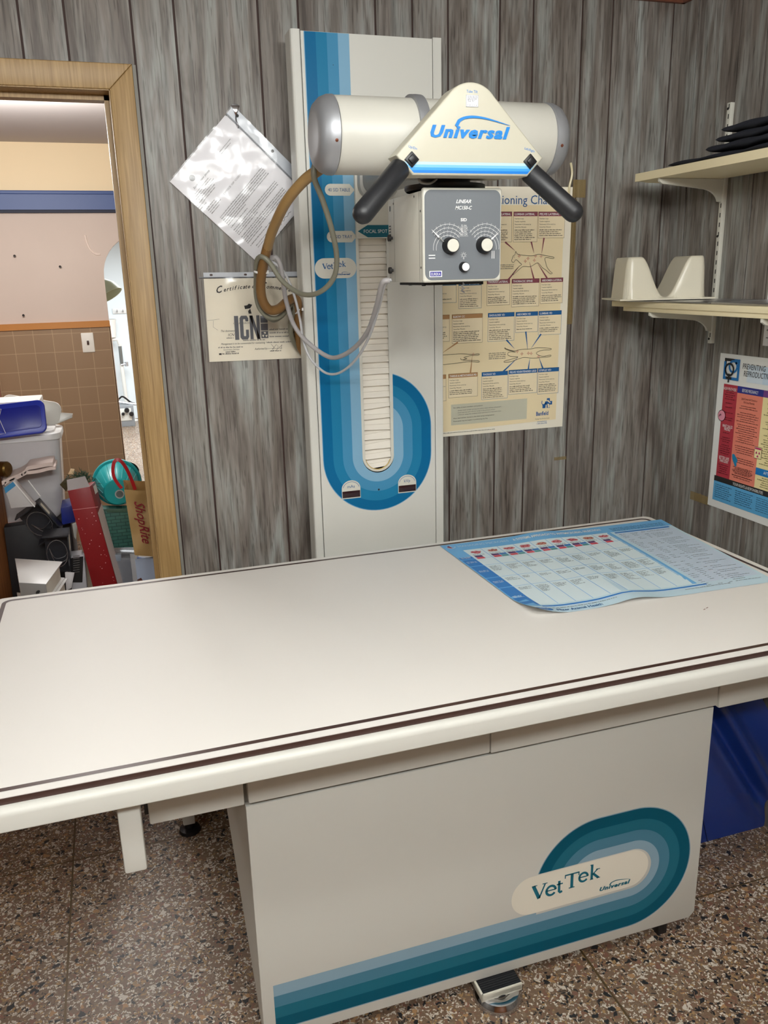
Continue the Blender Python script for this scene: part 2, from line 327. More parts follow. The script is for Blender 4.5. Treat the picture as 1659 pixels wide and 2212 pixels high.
planks(wr, RG, -3.2, WALLY, lambda a, b: wr.box(WALLX, WALLX+.006, a, b, 0, ZC, WOOD))
wr.box(WALLX+.004, WALLX+.1, -3.2, WALLY, 0, ZC, GROOVE); wr.build('wall_right', kind='structure')
wl = MB(); planks(wl, [2.1, 1.9, 1.7, 1.5, 1.2, 1.0, .8, .5, .3, 0, -.3, -.6, -.9, -1.3, -1.7, -2.1, -2.5, -2.9], -3.2, WALLY, lambda a, b: wl.box(-3.006, -3.0, a, b, 0, ZC, WOOD))
wl.box(-3.1, -3.004, -3.2, WALLY, 0, ZC, GROOVE); wl.build('wall_left', kind='structure')
wf = MB(); planks(wf, [x*.2-2.8 for x in range(22)], -3.0, WALLX, lambda a, b: wf.box(a, b, -3.206, -3.2, 0, ZC, DOORWOOD))
wf.box(-3.1, WALLX+.1, -3.3, -3.204, 0, ZC, GROOVE); wf.build('wall_front', kind='structure')
t = MB(); fr = Fr((0, 0, 0), (0, 1, 0), (0, 0, 1))
cp = [(WALLY, 2.318), (WALLY-.012, 2.318), (WALLY-.022, 2.326), (WALLY-.04, 2.352), (WALLY-.04, ZC), (WALLY, ZC)]
t.prism(cp, fr, -3.0, WALLX, CROWN)
fr2 = Fr((0, 0, 0), (1, 0, 0), (0, 0, 1)); t.prism([(x-WALLY+WALLX, z) for x, z in cp], fr2, 3.2, -WALLY+.004, CROWN)
t.build('trim_1', kind='structure')
# doorway: mitred flat casing on the wall and a jamb lining with a stop
d = MB(); y0 = WALLY-.017; JL, JR, JT = -.772, .0635, 2.032; OL, OR, OT = JL-.057, .121, 2.089
F0 = XZ(WALLY)
for q in ([(JR, 0), (OR, 0), (OR, OT), (JR, JT)], [(OL, 0), (JL, 0), (JL, JT), (OL, OT)], [(JL, JT), (JR, JT), (OR, OT), (OL, OT)]): d.prism(q, F0, 0, .017, CASING, bev=.003)
d.box(JR-.002, JR+.02, WALLY-.012, WALLY+.11, 0, JT+.02, CASING); d.box(JL-.02, JL+.002, WALLY-.012, WALLY+.11, 0, JT+.02, CASING); d.box(JL, JR, WALLY-.012, WALLY+.11, JT-.002, JT+.02, CASING)
d.box(JR-.014, JR, WALLY+.045, WALLY+.085, 0, JT, CASING); d.box(JL, JL+.014, WALLY+.045, WALLY+.085, 0, JT, CASING); d.box(JL, JR, WALLY+.045, WALLY+.085, JT-.014, JT, CASING)
d.build('trim_2', kind='structure')
g = MB(); g.box(OR+.0006, OR+.0085, WALLY-.006, WALLY, 0, OT, mat('grey_filler_strip', (140, 138, 130), .6)); g.build('trim_3', kind='structure')
# the room beyond: plaster wall with an arched opening at its right, tile wainscot, blue rail
HY = 5.4; PLAST = mat('beige_plaster', (214, 196, 182), .6, var=.03, bscale=5, bump=.2)
hb = MB(); fz = XZ(HY); X0 = .006; AW = .95; AZ = 1.62; AR = .24
arch = arcpts(X0+AR, AZ, AR, 180, 90, 10)+arcpts(X0+AW-AR, AZ, AR, 90, 0, 10)
hb.prism([(-2.5, 0), (X0, 0)]+arch+[(X0+AW, 0), (1.7, 0), (1.7, 1.99), (-2.5, 1.99)], fz, -.13, 0, PLAST)
hb.box(-2.5, 1.7, HY, HY+.13, 1.99, 2.5, mat('cream_plaster', (250, 226, 184), .6, var=.02, bscale=4))
hb.tube(spline([at(u, v, y=HY-.001) for u, v in ((184, 508), (188, 525), (196, 540), (207, 549), (217, 549))], 5), .006, mat('plaster_patch', (240, 222, 208), .6), 6)
hb.build('wall_hall', kind='structure')
tw = MB(); tw.box(-2.5, X0, HY-.012, HY, 0, 1.325, TILE); tw.box(-2.5, X0+.002, HY-.02, HY, 1.325, 1.362, mat('orange_tile_cap', (196, 132, 66), .35)); tw.box(X0-.004, X0+.004, HY-.012, HY+.13, 0, 1.33, mat('tile_edge', (196, 160, 132), .5))
tw.build('trim_4', kind='structure')
bl = MB(); BLU = mat('blue_rail_paint', (66, 88, 140), .45); bl.box(-2.5, 1.7, HY-.03, HY, 1.992, 2.075, BLU); bl.box(-2.5, 1.7, HY-.036, HY, 2.075, 2.095, BLU, .004); bl.box(-2.5, 1.7, HY-.02, HY, 1.976, 1.992, mat('navy_painted_shade', (26, 30, 52), .6)); bl.build('trim_5', kind='structure')  # navy strip under the blue rail is its shade, painted as colour
hc = MB(); hc.box(-2.6, 1.86, 2.33, HY+.13, 2.352, 2.42, mat('mauve_ceiling', (190, 182, 178), .7)); hc.build('ceiling_hall', kind='structure')
hl = MB(); PINK = mat('pink_paint', (208, 150, 140), .6); hl.box(-2.6, -2.5, 2.39, HY+.13, 0, 2.36, PINK); hl.build('wall_hall_left', kind='structure')
hp = MB(); hp.box(-1.3, -.652, HY-.2, HY-.013, 0, 1.2, PINK, .005); hp.build('trim_6', kind='structure')
hr = MB(); hr.box(1.7, 1.86, 2.39, 10.4, 0, 2.36, PLAST); hr.build('wall_hall_right', kind='structure')
fw = MB(); FW_ = mat('far_white_wall', (228, 236, 240), .6); fw.box(-1.2, 1.7, 10.3, 10.4, 0, 2.2, FW_); fw.box(-1.3, -1.2, HY+.13, 10.4, 0, 2.2, FW_); fw.box(-1.2, 1.7, HY+.13, 10.3, 2.03, 2.1, mat('far_ceiling', (205, 208, 208), .7)); fw.build('wall_far', kind='structure')
# light fittings on the ceiling (behind the camera and above it, plus an added fill at the left)
def fixture(x, y, label):
    r = thing('fluorescent_light', label, 'light', (x, y, ZC))
    b = MB(); b.box(x-.6, x+.6, y-.16, y+.16, ZC-.07, ZC, mat('fixture_white', (235, 235, 232), .4), .006); b.build('housing', r)
    for k in (-.07, .07):
        u = MB(); u.tube([(x-.56, y+k, ZC-.078), (x+.56, y+k, ZC-.078)], .013, mat('lit_tube', (255, 250, 240), .4, emit=6), 10); u.build('lamp_tube', r)
fixture(.05, -.55, 'white two-tube fluorescent fitting on the ceiling behind the camera')
fixture(.4, .5, 'white two-tube fluorescent fitting on the ceiling above the camera')
fixture(-1.9, .3, 'white two-tube fluorescent fitting added on the ceiling at the left as fill light')
# ---------------------------------------------------------------- X-ray table
TZ = .87
tb = thing('examination_table', 'large white laminate X-ray table on a panelled pedestal in the foreground', 'table', (.58, 1.6, 0))
q = MB(); fT = Fr((0, 0, TZ), (1, 0, 0), (0, 1, 0)); XL, XR, YF, YB = -.325, 1.481, 1.168, 2.03
q.prism(rrect(XL, YF, XR, YB, .02), fT, -.0012, 0, LAMI) 
q.prism(rrect(XL-.0015, YF-.0015, XR+.0015, YB+.0015, .021), fT, -.014, -.0012, BROWNEDGE)
q.prism(rrect(XL+.004, YF+.004, XR-.004, YB-.004, .02), fT, -.03, -.014, LAMI)
# inlaid brown groove line all round
GI, GW = .0165, .0095
o_, i_ = rrect(XL+GI, YF+GI, XR-GI, YB-GI, .022, 6), rrect(XL+GI+GW, YF+GI+GW, XR-GI-GW, YB-GI-GW, .014, 6)
q.band(o_+o_[:1], i_+i_[:1], fT, BROWNEDGE, 1)
for p in ((1.169, 1.376), (1.18, 1.381)): q.line([(p[0]-.004, p[1]), (p[0]+.003, p[1]+.003)], .002, fT, mat('stain', (120, 70, 50), .6), 1)
q.build('tabletop', tb)
q = MB(); fx = Fr((0, 0, 0), (0, 1, 0), (0, 0, 1))
rail = [(1.172, .821), (1.156, .821)]+arcpts(1.155, .824, .003, -120, -180, 4)+arcpts(1.164, .847, .012, 180, 90, 10)+[(1.178, .858), (1.178, .835)]
q.prism(rail, fx, XL-.02, XR+.02, WHITE); q.prism([(1.16+2.04-y, z) for y, z in rail[::-1]], fx, XL-.02, XR+.02, WHITE)
fy = Fr((0, 0, 0), (1, 0, 0), (0, 0, 1))
q.box(XL-.02, XL, 1.17, 2.03, .815, .857, WHITE, .004); q.box(XR, XR+.02, 1.17, 2.03, .815, .857, WHITE, .004)
q.box(XL, XR, 1.178, 2.02, .825, .838, WHITE)
q.build('frame', tb)
def apron(x0, x1, y, z0):
    a = MB(); a.box(x0, x1, y, y+.02, z0, .826, WHITE, .003); a.box(x0+.004, x1-.004, y+.018, 1.86, z0+.03, .826, WHITE); return a.build('apron_panel', tb)
apron(-.027, .1455, 1.36, .638); apron(.153, .6505, 1.36, .638); apron(.6525, 1.2125, 1.36, .636); apron(1.2145, 1.44, 1.357, .630)
q = MB(); q.box(-.034, -.027, 1.37, 1.40, .655, .70, BLACK); q.build('stop_block', tb)
q = MB(); q.box(-.071, -.0355, 1.20, 1.236, .668, .826, WHITE, .004); q.build('locking_post', tb)
q = MB(); q.box(.05, .085, 2.19, 2.222, .03, .73, WHITE, .003); q.box(.05, .085, 1.9, 2.222, .70, .73, WHITE, .003); q.box(.05, .085, 1.9, 1.932, .73, .826, WHITE, .003); q.build('rear_leg', tb)
q = MB(); q.lathe([(0, .03), (.014, .03), (.014, .014), (.03, .01), (.032, 0), (0, 0)], (.068, 2.206, 0), (0, 0, 1), BLACK, 16); q.build('levelling_foot', tb)
# pedestal
q = MB(); PY = 1.38; fp = XZ(PY)
q.prism([(.149, .041), (1.2085, .041), (1.222, .055), (1.222, .6195), (.149, .6195)], fp, -.018, 0, WHITE, bev=.0025)
def ring(R, cx, cy, cx2, cut):                # one outline of the printed loop: along the bottom, round the right end, back along the top and down to the cut
    a = arcpts(cx, cy, R, -90, 90, 40); dz = cut-cy; a1 = 180-math.degrees(math.asin(min(1, dz/R))); return [(.1745, cy-R)]+a+arcpts(cx2, cy, R, 90, a1, 24)
Rs = [.1625, .134, .1055, .077, .0485]; CX, CY, CX2, CUT = 1.0275, .2335, .937, .288
def rings(r, lay, mats, q, fr, gen):
    for k in range(4): q.band(gen(r[k]), gen(r[k+1]), fr, mats[k], lay)
q.band(ring(.1648, CX, CY, CX2, CUT), ring(.1625, CX, CY, CX2, CUT), fp, T4, 1)
rings(Rs[:4]+[.0545], 1, (T1, T2, T3, T4), q, fp, lambda R: ring(R, CX, CY, CX2, CUT))
q.rect(.1745, CY-.0545, .78, CY-.0485, fp, T4, 1)
q.poly(rrect(.717, CY-.0485, CX+.0465, CY+.0525, .05, 12), fp, mat('pill_cream', (236, 230, 214), .4), 2)
def vettek(q, fr, x, y, h, mt, lay=3):        # the two-size serif wordmark
    s = h
    def st(pts, wd): q.line([(x+a*s, y+b*s) for a, b in pts], wd*s, fr, mt, lay)
    st([(-.03, .99), (.33, .99)], .06); st([(.68, .99), (1.02, .99)], .06); st([(.08, 1.0), (.48, .02)], .23); st([(.88, 1.0), (.48, .02)], .1)             # V
    ex = 1.28; q.line([(x+(ex+.31*math.cos(math.radians(a)))*s, y+(.36+.33*math.sin(math.radians(a)))*s) for a in range(0, 325, 12)], .16*s, fr, mt, lay); st([(ex-.3, .38), (ex+.34, .38)], .08)
    st([(1.83, .9), (1.83, .14), (1.9, .05), (2.05, .1)], .17); st([(1.66, .66), (2.08, .66)], .09)
    y += .14*s
    st([(2.2, 1.02), (3.2, 1.02)], .1); st([(2.7, 1.02), (2.7, .03)], .2); st([(2.5, .03), (2.9, .03)], .07); st([(2.23, 1.02), (2.23, .8)], .07); st([(3.17, 1.02), (3.17, .8)], .07)
    y += .2*s
    ex = 3.5; q.line([(x+(ex+.29*math.cos(math.radians(a)))*s, y+(.36+.31*math.sin(math.radians(a)))*s) for a in range(0, 325, 12)], .15*s, fr, mt, lay); st([(ex-.29, .38), (ex+.32, .38)], .08)
    st([(4.08, 1.1), (4.08, .03)], .17); st([(3.95, 1.08), (4.08, 1.08)], .07); st([(4.12, .36), (4.5, .7)], .09); st([(4.2, .4), (4.56, .03)], .16); st([(3.96, .03), (4.2, .03)], .06); st([(4.36, .68), (4.64, .68)], .06); st([(4.44, .03), (4.68, .03)], .06)
def universal(q, fr, x, y, wd, mt, lay=3):    # the swoosh wordmark
    h = wd*.125; q.text('Universal', fr, x, y, h, mt, lay, width=wd*.99, bold=.03, shear=.3, space=1.15); q.text('Universal', fr, x+wd*.009, y, h, mt, lay+1, width=wd*.99, bold=.03, shear=.3, space=1.15)
    P = []; R_ = []
    for i in range(21):
        t_ = i/20; px = x+wd*(.30+.70*t_); py = y+h*1.15+wd*.092*math.sin(math.pi*(t_**.62))*1.0; th = wd*(.032*(1-t_)**.8+.003)
        if i == 0: py = y+h*1.02
        P.append((px, py)); R_.append((px+(th if i < 4 else 0), py-th*(.6 if i < 4 else 1)))
    q.band(P, R_, fr, mt, lay+2)
vettek(q, fp, .768, .222, .0375, INKT); universal(q, fp, .944, .196, .083, INKT)
q.build('pedestal_front', tb)
q = MB(); fs = Fr((.149, 0, 0), (0, 1, 0), (0, 0, 1))
side = [(1.396, .041), (1.396, .6195), (1.84, .6195), (1.84, .35), (1.805, .322)]
q.prism(side, fs, 0, .016, WHITE); q.prism(side, fs, 1.057, 1.073, WHITE); q.box(.165, 1.206, 1.82, 1.836, .345, .6195, WHITE)
q.build('pedestal_side', tb)
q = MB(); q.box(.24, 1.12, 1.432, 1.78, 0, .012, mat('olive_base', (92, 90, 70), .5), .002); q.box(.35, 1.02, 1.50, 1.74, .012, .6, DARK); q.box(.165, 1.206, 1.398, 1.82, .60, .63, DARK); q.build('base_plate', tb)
for x in (1.128, .22):
    q = MB(); q.box(x, x+.026, 1.392, 1.418, 0, .06, BLACK, .002); q.build('foot', tb)
# foot pedal
fpz = thing('foot_pedal', 'cream foot switch with black ribbed tread on a chrome dome under the table pedestal', 'pedal', (.67, 1.345, 0))
q = MB(); q.lathe([(.001, .019), (.022, .019), (.026, .017), (.032, .0195), (.040, .0205), (.048, .0185), (.0535, .011), (.0565, .004), (.057, 0), (0, 0)], (.679, 1.364, 0), (0, 0, 1), CHROME, 48); q.build('chrome_base', fpz)
A0, A1 = at(1041, 2151, z=.0385), at(1128, 2123, z=.0385)
uu = (A1-A0).normalized(); X = Matrix.Translation(A0) @ Matrix.Rotation(math.atan2(uu.y, uu.x), 4, 'Z'); PWD = (A1-A0).length
q = MB(); q.lathe([(0, .0245), (.020, .0245), (.024, .0192)], (.679, 1.364, 0), (0, 0, 1), BLACK, 24); q.build('pivot', fpz)
q = MB(); q.box(0, PWD, 0, .074, -.018, -.002, mat('pedal_cream', (226, 222, 206), .4), .002, X=X); q.box(0, PWD, 0, .004, -.020, 0, MATS['pedal_cream'], .001, X=X); q.box(0, .005, 0, .074, -.018, 0, MATS['pedal_cream'], .001, X=X); q.build('pedal_plate', fpz)
q = MB(); q.box(.0055, PWD, .0045, .074, -.002, -.0012, RUBBER, X=X)
for k in range(12): q.box(.0055, PWD-.001, .005+k*.006, .0085+k*.006, -.0012, .0006, RUBBER, X=X)
q.build('rubber_tread', fpz)
# chart lying on the table, near-left corner curling up, a ripple along the far and near edges
ch = MB(); A = at(950, 1180, z=TZ); B = at(1428, 1123, z=TZ); D = Vector((.806, 1.470, TZ)); E_ = Vector((1.432, 1.455, TZ))
SW, SH = .70, .53
def wrap(x, y, h=0):
    u, v = x/SW, y/SH
    p = D*(1-u)*(1-v)+E_*u*(1-v)+A*(1-u)*v+B*u*v
    z = .0012+.013*max(0, 1-u/.16)**2*max(0, 1-v/.22)**1.5*4*.45+.011*math.exp(-((u-.40)/.09)**2)*max(0, 1-v*1.5)+.007*math.exp(-((u-.42)/.1)**2)*max(0, v-.75)*4+.004*(1+math.sin(u*9+v*3))*.5*v*(1-v)*2
    return Vector((p.x, p.y, p.z+z+h))
fw_ = Fr((0, 0, 0), (1, 0, 0), (0, 1, 0), wrap)
PB = mat('chart_pale_blue', (206, 234, 248), .38, coat=.2); MBL = mat('chart_mid_blue', (118, 190, 242), .38); DBL = mat('chart_blue', (40, 130, 210), .38); LBL = mat('chart_body', (228, 246, 252), .38)
ch.grid(lambda a, b: wrap(a*SW, b*SH, 0), 60, 46, PB); ch.grid(lambda a, b: wrap(a*SW, b*SH, -.0006), 60, 46, mat('chart_back', (235, 238, 238), .5))
ch.rect(0, SH-.06, SW, SH, fw_, MBL, 1); ch.rect(0, .04, .042, SH-.06, fw_, MBL, 1)
MXR = .485
ch.rect(.042, .05, MXR, SH-.06, fw_, LBL, 1); ch.rect(.042, .036, MXR+.03, .042, fw_, DBL, 2)
ch.rect(MXR-.004, .05, MXR+.01, SH-.06, fw_, MBL, 1); ch.rect(MXR+.02, SH-.075, SW-.015, SH-.066, fw_, DBL, 2); ch.rect(MXR+.02, .05, SW-.01, SH-.08, fw_, mat('chart_right', (206, 224, 242), .4), 1)
rows = [(SH-.135, SH-.118), (SH-.19, SH-.139), (SH-.28, SH-.194), (SH-.35, SH-.284), (.05, SH-.354)]
for a, b in rows:
    ch.rect(.003, a, .042, b, fw_, DBL, 2); 
    for k in range(2): ch.greek(fw_, .008, .036, (a+b)/2-.002+k*.007, .0035, WINK, 3)
for a, b in rows[1:]: ch.rect(.042, b+.0015, MXR-.004, b+.0028, fw_, MBL, 2)
cw = (MXR-.046)/9
for i in range(9):
    x0 = .044+i*cw
    if i: ch.rect(x0-.001, .05, x0+.0006, SH-.062, fw_, MBL, 2)
    ch.poly([(x0+cw/2+(cw*.34+random.uniform(-.005, .004))*math.cos(a*.42), SH-.087+(.012+random.uniform(-.004, .002))*math.sin(a*.42)) for a in range(15)], fw_, mat('organ_%d' % (i % 3), [(214, 130, 140), (206, 160, 140), (224, 150, 160)][i % 3], .4), 2)
    ch.line([(x0+cw*.25+cw*.5*k/6, SH-.087+.006*math.sin(k*2.1+i)) for k in range(7)], .004, fw_, mat('organ_red', (176, 60, 70), .4), 3)
    for k in range(2): ch.greek(fw_, x0+.006, x0+cw*.8, SH-.107-k*.006, .0028, INKG, 2)
    ch.rect(x0+.005, SH-.128, x0+.005+cw*.45, SH-.116, fw_, mat('tab_purple', (92, 48, 112), .4), 3); ch.rect(x0+.005, SH-.142, x0+.005+cw*.45, SH-.130, fw_, mat('tab_red', (226, 82, 100), .4), 3)
    if 0 < i < 7: ch.rect(x0+.006+cw*.46, SH-.128, x0+cw*.97, SH-.116, fw_, mat('tab_blue', (50, 128, 200), .4), 3); ch.rect(x0+.006+cw*.46, SH-.142, x0+cw*.97, SH-.130, fw_, mat('tab_green', (92, 164, 164), .4), 3)
    for a, b in rows[2:]:
        y = b-.012; n = random.randint(3, 9)
        while n and y > a+.006: ch.greek(fw_, x0+.005, x0+cw-.006, y, .0026, mat('chart_ink', (92, 104, 112), .5), 2, random.uniform(.4, 1)); y -= .0052; n -= 1
for k in range(40):
    y = SH-.09-k*.0105
    for a, b in ((MXR+.024, MXR+.05), (MXR+.06, MXR+.085), (MXR+.095, MXR+.11), (MXR+.115, SW-.016)):
        if random.random() < .7: ch.greek(fw_, a, b, y, .0026, mat('chart_ink', (92, 104, 112), .5), 2, random.uniform(.4, 1))
for k in range(4): ch.greek(fw_, MXR+.024, SW-.016, SH-.030-k*.008, .0032, mat('chart_navy', (36, 74, 120), .5), 2)
ch.lathe([(.0001, .0004), (.012, .0004)], wrap(.022, SH-.026, .0008), (0, 0, 1), WINK, 20, False)
ch.poly([(.022+.0105*math.cos(a*.3), SH-.026+.0105*math.sin(a*.3)) for a in range(6, 17)], fw_, mat('tab_purple', (92, 48, 112), .4), 5); ch.poly([(.022+.0105*math.cos(a*.3), SH-.026+.0105*math.sin(a*.3)) for a in range(10, 17)], fw_, mat('tab_red', (226, 82, 100), .4), 6); ch.poly([(.022+.0105*math.cos(a*.3), SH-.026+.0105*math.sin(a*.3)) for a in range(-5, 6)], fw_, MBL, 5)
ch.text('MANAGING MICROBES', fw_, .042, SH-.034, .014, mat('chart_title_pale', (206, 230, 246), .4), 3, width=.15)
ch.text('A SYSTEMS APPROACH TO ANTIMICROBIAL SELECTION', fw_, .205, SH-.036, .0155, WINK, 3, width=.275, bold=.03)
for x0, x1 in ((.02, .24), (.42, .58)): ch.greek(fw_, x0+.02, x1, .024, .003, INKG, 2)
ch.text('Pfizer Animal Health', fw_, .066, .008, .0105, INKB, 2, width=.125, bold=.02)
ch.poly(arcpts(.034, .0155, .024, 0, 360, 20, .009)[:-1], fw_, DBL, 2); ch.text('Pfizer', fw_, .034, .0125, .007, WINK, 3, 'c', shear=.2)
ch.build('wall_chart', label='pale blue antimicrobial chart lying on the white table with one corner curling', cat='chart', sharp=60)
# ---------------------------------------------------------------- X-ray tube stand on the back wall
st = thing('xray_tube_stand', 'tall white X-ray tube stand with blue U-shaped stripes against the panelled wall', 'x-ray machine', (.70, 2.26, 0))
CY_ = 2.23; fc = XZ(CY_)
ZB0 = -.0441; FIT = Matrix.Translation((0, 0, .0429)) @ Matrix.Scale(.973, 4)     # the drawn stand is 2.7 % oversize: true size, standing 6 cm off the wall
def fit(mb): mb.v = [tuple(FIT @ Vector(p)) for p in mb.v]; return mb
SXC, SR = .6995, .0395; SZB = 1.0845
q = MB()                                     # face panel with the slot left open
slot = [(SXC+SR, 1.72), (SXC+SR, SZB)]+arcpts(SXC, SZB, SR, 0, -180, 18)[1:]+[(SXC-SR, 1.72)]
q.prism([(.5275, ZB0), (.8755, ZB0), (.8755, 2.172), (SXC+.03, 2.172), (SXC+.03, 1.72)]+slot+[(SXC-.03, 1.72), (SXC-.03, 2.172), (.5275, 2.172)], fc, -.004, 0, WHITE)
q.box(SXC-.03, SXC+.03, CY_, CY_+.004, 1.72, 2.172, WHITE)
# printed stripes: down the left, round the bottom, up the right and over to the cut
UZ, UZ2, UCUT = 1.0875, 1.162, .748
def uring(R):
    a1 = math.degrees(math.acos(min(1, (UCUT-SXC)/R))); return [(SXC-R, 2.1715), (SXC-R, UZ)]+arcpts(SXC, UZ, R, 180, 360, 40)+arcpts(SXC, UZ2, R, 0, a1, 24)
UR = [.1625, .134, .1055, .077, .0475]
q.band(uring(.1645), uring(.1625), fc, B4, 1)
for k, mt in enumerate((B1, B2, B3, B4)): q.band(uring(UR[k]), uring(UR[k+1]), fc, mt, 1)
q.band([(SXC-.0475, 1.69), (SXC-.0475, SZB)]+arcpts(SXC, SZB, .0475, 180, 360, 24)+[(SXC+.0475, 1.24)], [(SXC-SR-.001, 1.69), (SXC-SR-.001, SZB)]+arcpts(SXC, SZB, SR+.001, 180, 360, 24)+[(SXC+SR+.001, 1.24)], fc, CREAM, 1)
def arrowtag(x0, x1, z, h, s_):
    q.poly(arcpts(x0+h/2, z, h/2, 90, 270, 10)+[(x1-.0135, z-h/2), (x1, z), (x1-.0135, z+h/2)], fc, CREAM, 2); q.text(s_, fc, (x0+x1)/2-.002, z-.0042, .0085, INKB, 3, 'c', width=(x1-x0)*.74)
arrowtag(.573, .6535, 1.805, .029, '40 SID TABLE'); arrowtag(.573, .6555, 1.6885, .029, '40 SID TRAY')
q.poly(rrect(.5365, 1.5825, .6515, 1.6345, .026, 10), fc, CREAM, 2); vettek(q, fc, .558, 1.607, .0138, INKB); universal(q, fc, .599, 1.5905, .035, INKB)
for x0, x1, z, s_ in ((.5865, .6425, .972, 'mAs'), (.758, .8145, .972, 'kVp')):
    q.poly([(x0, z-.004), (x1, z-.004), (x1, z+.026)]+arcpts((x0+x1)/2, z+.026, (x1-x0)/2, 0, 180, 16, .024)[1:-1]+[(x0, z+.026)], fc, CREAM, 2)
    q.line(arcpts((x0+x1)/2, z+.026, (x1-x0)/2-.004, 10, 170, 16, .0195), .0012, fc, INKB, 3); q.text(s_, fc, (x0+x1)/2, z+.0275, .009, INKB, 3, 'c')
q.poly(arcpts(.698, .986, .003, 0, 360, 12)[:-1], fc, BLACK, 3)
q.poly([(.607, 2.098), (.609, 2.098), (.609, 2.0995), (.607, 2.0995)], fc, INK, 3)
fit(q).build('face_panel', st)
fh = Fr((0, 0, 0), (1, 0, 0), (0, -1, 0))   # plan view outline pulled upwards
def sect(poly, name):                        # vertical extrusion
    a = MB(); fv = Fr((0, 0, 0), (1, 0, 0), (0, 1, 0)); a.prism(poly, fv, ZB0, 2.175, WHITE); return fit(a).build(name, st)
sect([(.501, WALLY), (.501, CY_+.004), (.503, CY_-.001), (.507, CY_-.003), (.523, CY_-.003), (.5255, CY_-.001), (.5255, CY_+.02), (.53, CY_+.02), (.53, WALLY)], 'side_rail')
sect([(.902, WALLY), (.902, CY_+.001), (.900, CY_-.002), (.8795, CY_-.002), (.8775, CY_), (.8775, CY_+.02), (.873, CY_+.02), (.873, WALLY)], 'side_rail')
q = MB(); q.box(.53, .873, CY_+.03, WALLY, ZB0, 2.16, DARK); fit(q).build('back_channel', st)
# pleated curtain in the slot
q = MB(); CURT = mat('curtain_cloth', (238, 232, 220), .7, var=.02, bscale=30); zz = 1.70; n = 0; rows = []
while zz > 1.035:
    tl = 0 if zz > 1.23 else random.uniform(-.010, .004); dp = .014 if n % 2 else .004
    rows.append((zz, zz-tl, dp)); zz -= .0165 if zz > 1.23 else .0145; n += 1
vs = []; fs = []
for i, (a, b, dp) in enumerate(rows[:-1]):
    a2, b2 = rows[i+1][:2]; hi = .0135 if i % 2 else .0085; k0 = len(vs)
    vs += [(SXC-SR-.003, CY_+.0185, a), (SXC+SR+.003, CY_+.0185, b), (SXC-SR-.003, CY_+hi+.003, a-.0008), (SXC+SR+.003, CY_+hi+.003, b-.0008), (SXC-SR-.003, CY_+hi-.004, a2), (SXC+SR+.003, CY_+hi-.004, b2), (SXC-SR-.003, CY_+.0185, a2), (SXC+SR+.003, CY_+.0185, b2)]
    fs += [(k0, k0+1, k0+3, k0+2), (k0+2, k0+3, k0+5, k0+4), (k0+4, k0+5, k0+7, k0+6)]
q.add(vs, fs, CURT)
q.tube([(SXC+(SR-.001)*math.cos(math.radians(a)), CY_+.003, SZB+(SR-.001)*math.sin(math.radians(a))) for a in range(190, 352, 9)], .0016, mat('yellowed_cord', (206, 180, 112), .6), 6)
fit(q).build('bellows_curtain', st)
for x0, x1 in ((.588, .641), (.7595, .813)):
    q = MB(); q.box(x0, x1, CY_-.0018, CY_, .971, .9905, mat('display_red_black', (46, 24, 28), .15), .0004); fit(q).build('display_window', st)
# carriage plate and arm
q = MB(); f2 = XZ(CY_-.012); q.prism(rrect(.652, 1.683, .752, 1.865, .006), f2, -.01, 0, CREAM, bev=.0015)
q.poly([(.6555, 1.701), (.683, 1.7165), (.75, 1.7165), (.75, 1.6855), (.683, 1.6855)], f2, INKT, 1); q.text('FOCAL SPOT', f2, .672, 1.6965, .0088, WINK, 2, width=.066)
fit(q).build('carriage_plate', st)
TX0, TX1, TY, TZZ, TR_ = .392, .898, 1.60, 1.838, .0675
q = MB(); fa = XZ(1.675); q.prism(rrect(.648, 1.785, .73, 1.875, .03, 8), fa, -.475, 0, GREYM, bev=.003); q.build('support_arm', st)
q = MB(); fa = XZ(2.135); q.prism(rrect(.640, 1.775, .745, 1.875, .035, 8), fa, -.022, .0, mat('arm_flange_grey', (176, 176, 170), .4), bev=.004); q.build('arm_flange', st)
# tube housing
th = MB(); th.lathe([(TR_-.002, -.215), (TR_, -.212), (TR_, .212), (TR_-.002, .215)], ((TX0+TX1)/2, TY, TZZ), (1, 0, 0), mat('tube_cream', (200, 198, 188), .42, var=.01), 56); tho = th.build('tube_housing', st)
for x, sg in ((TX0+.036, -1), (TX1-.036, 1)):
    q = MB(); prof = [(.0, .036), (TR_-.03, .0355), (TR_-.014, .032), (TR_-.004, .022), (TR_+.0008, .010), (TR_+.0012, 0), (TR_-.004, -.002)]
    q.lathe(prof, (x, TY, TZZ), (sg, 0, 0), SILVER, 56); q.build('end_cap', tho)
    q = MB(); q.lathe([(.003, 0), (.003, .0012), (0, .0016)], (x+sg*.008, TY-.0655, TZZ-.0175), (0, -1, -.2), mat('copper_screw', (120, 70, 50), .4, .6), 10); q.build('screw', tho)
q = MB(); q.lathe([(TR_-.001, -.010), (TR_+.006, -.010), (TR_+.0065, 0), (TR_+.006, .010), (TR_-.001, .010)], (.588, TY, TZZ), (1, 0, 0), SILVER, 56); q.build('clamp_ring', tho)
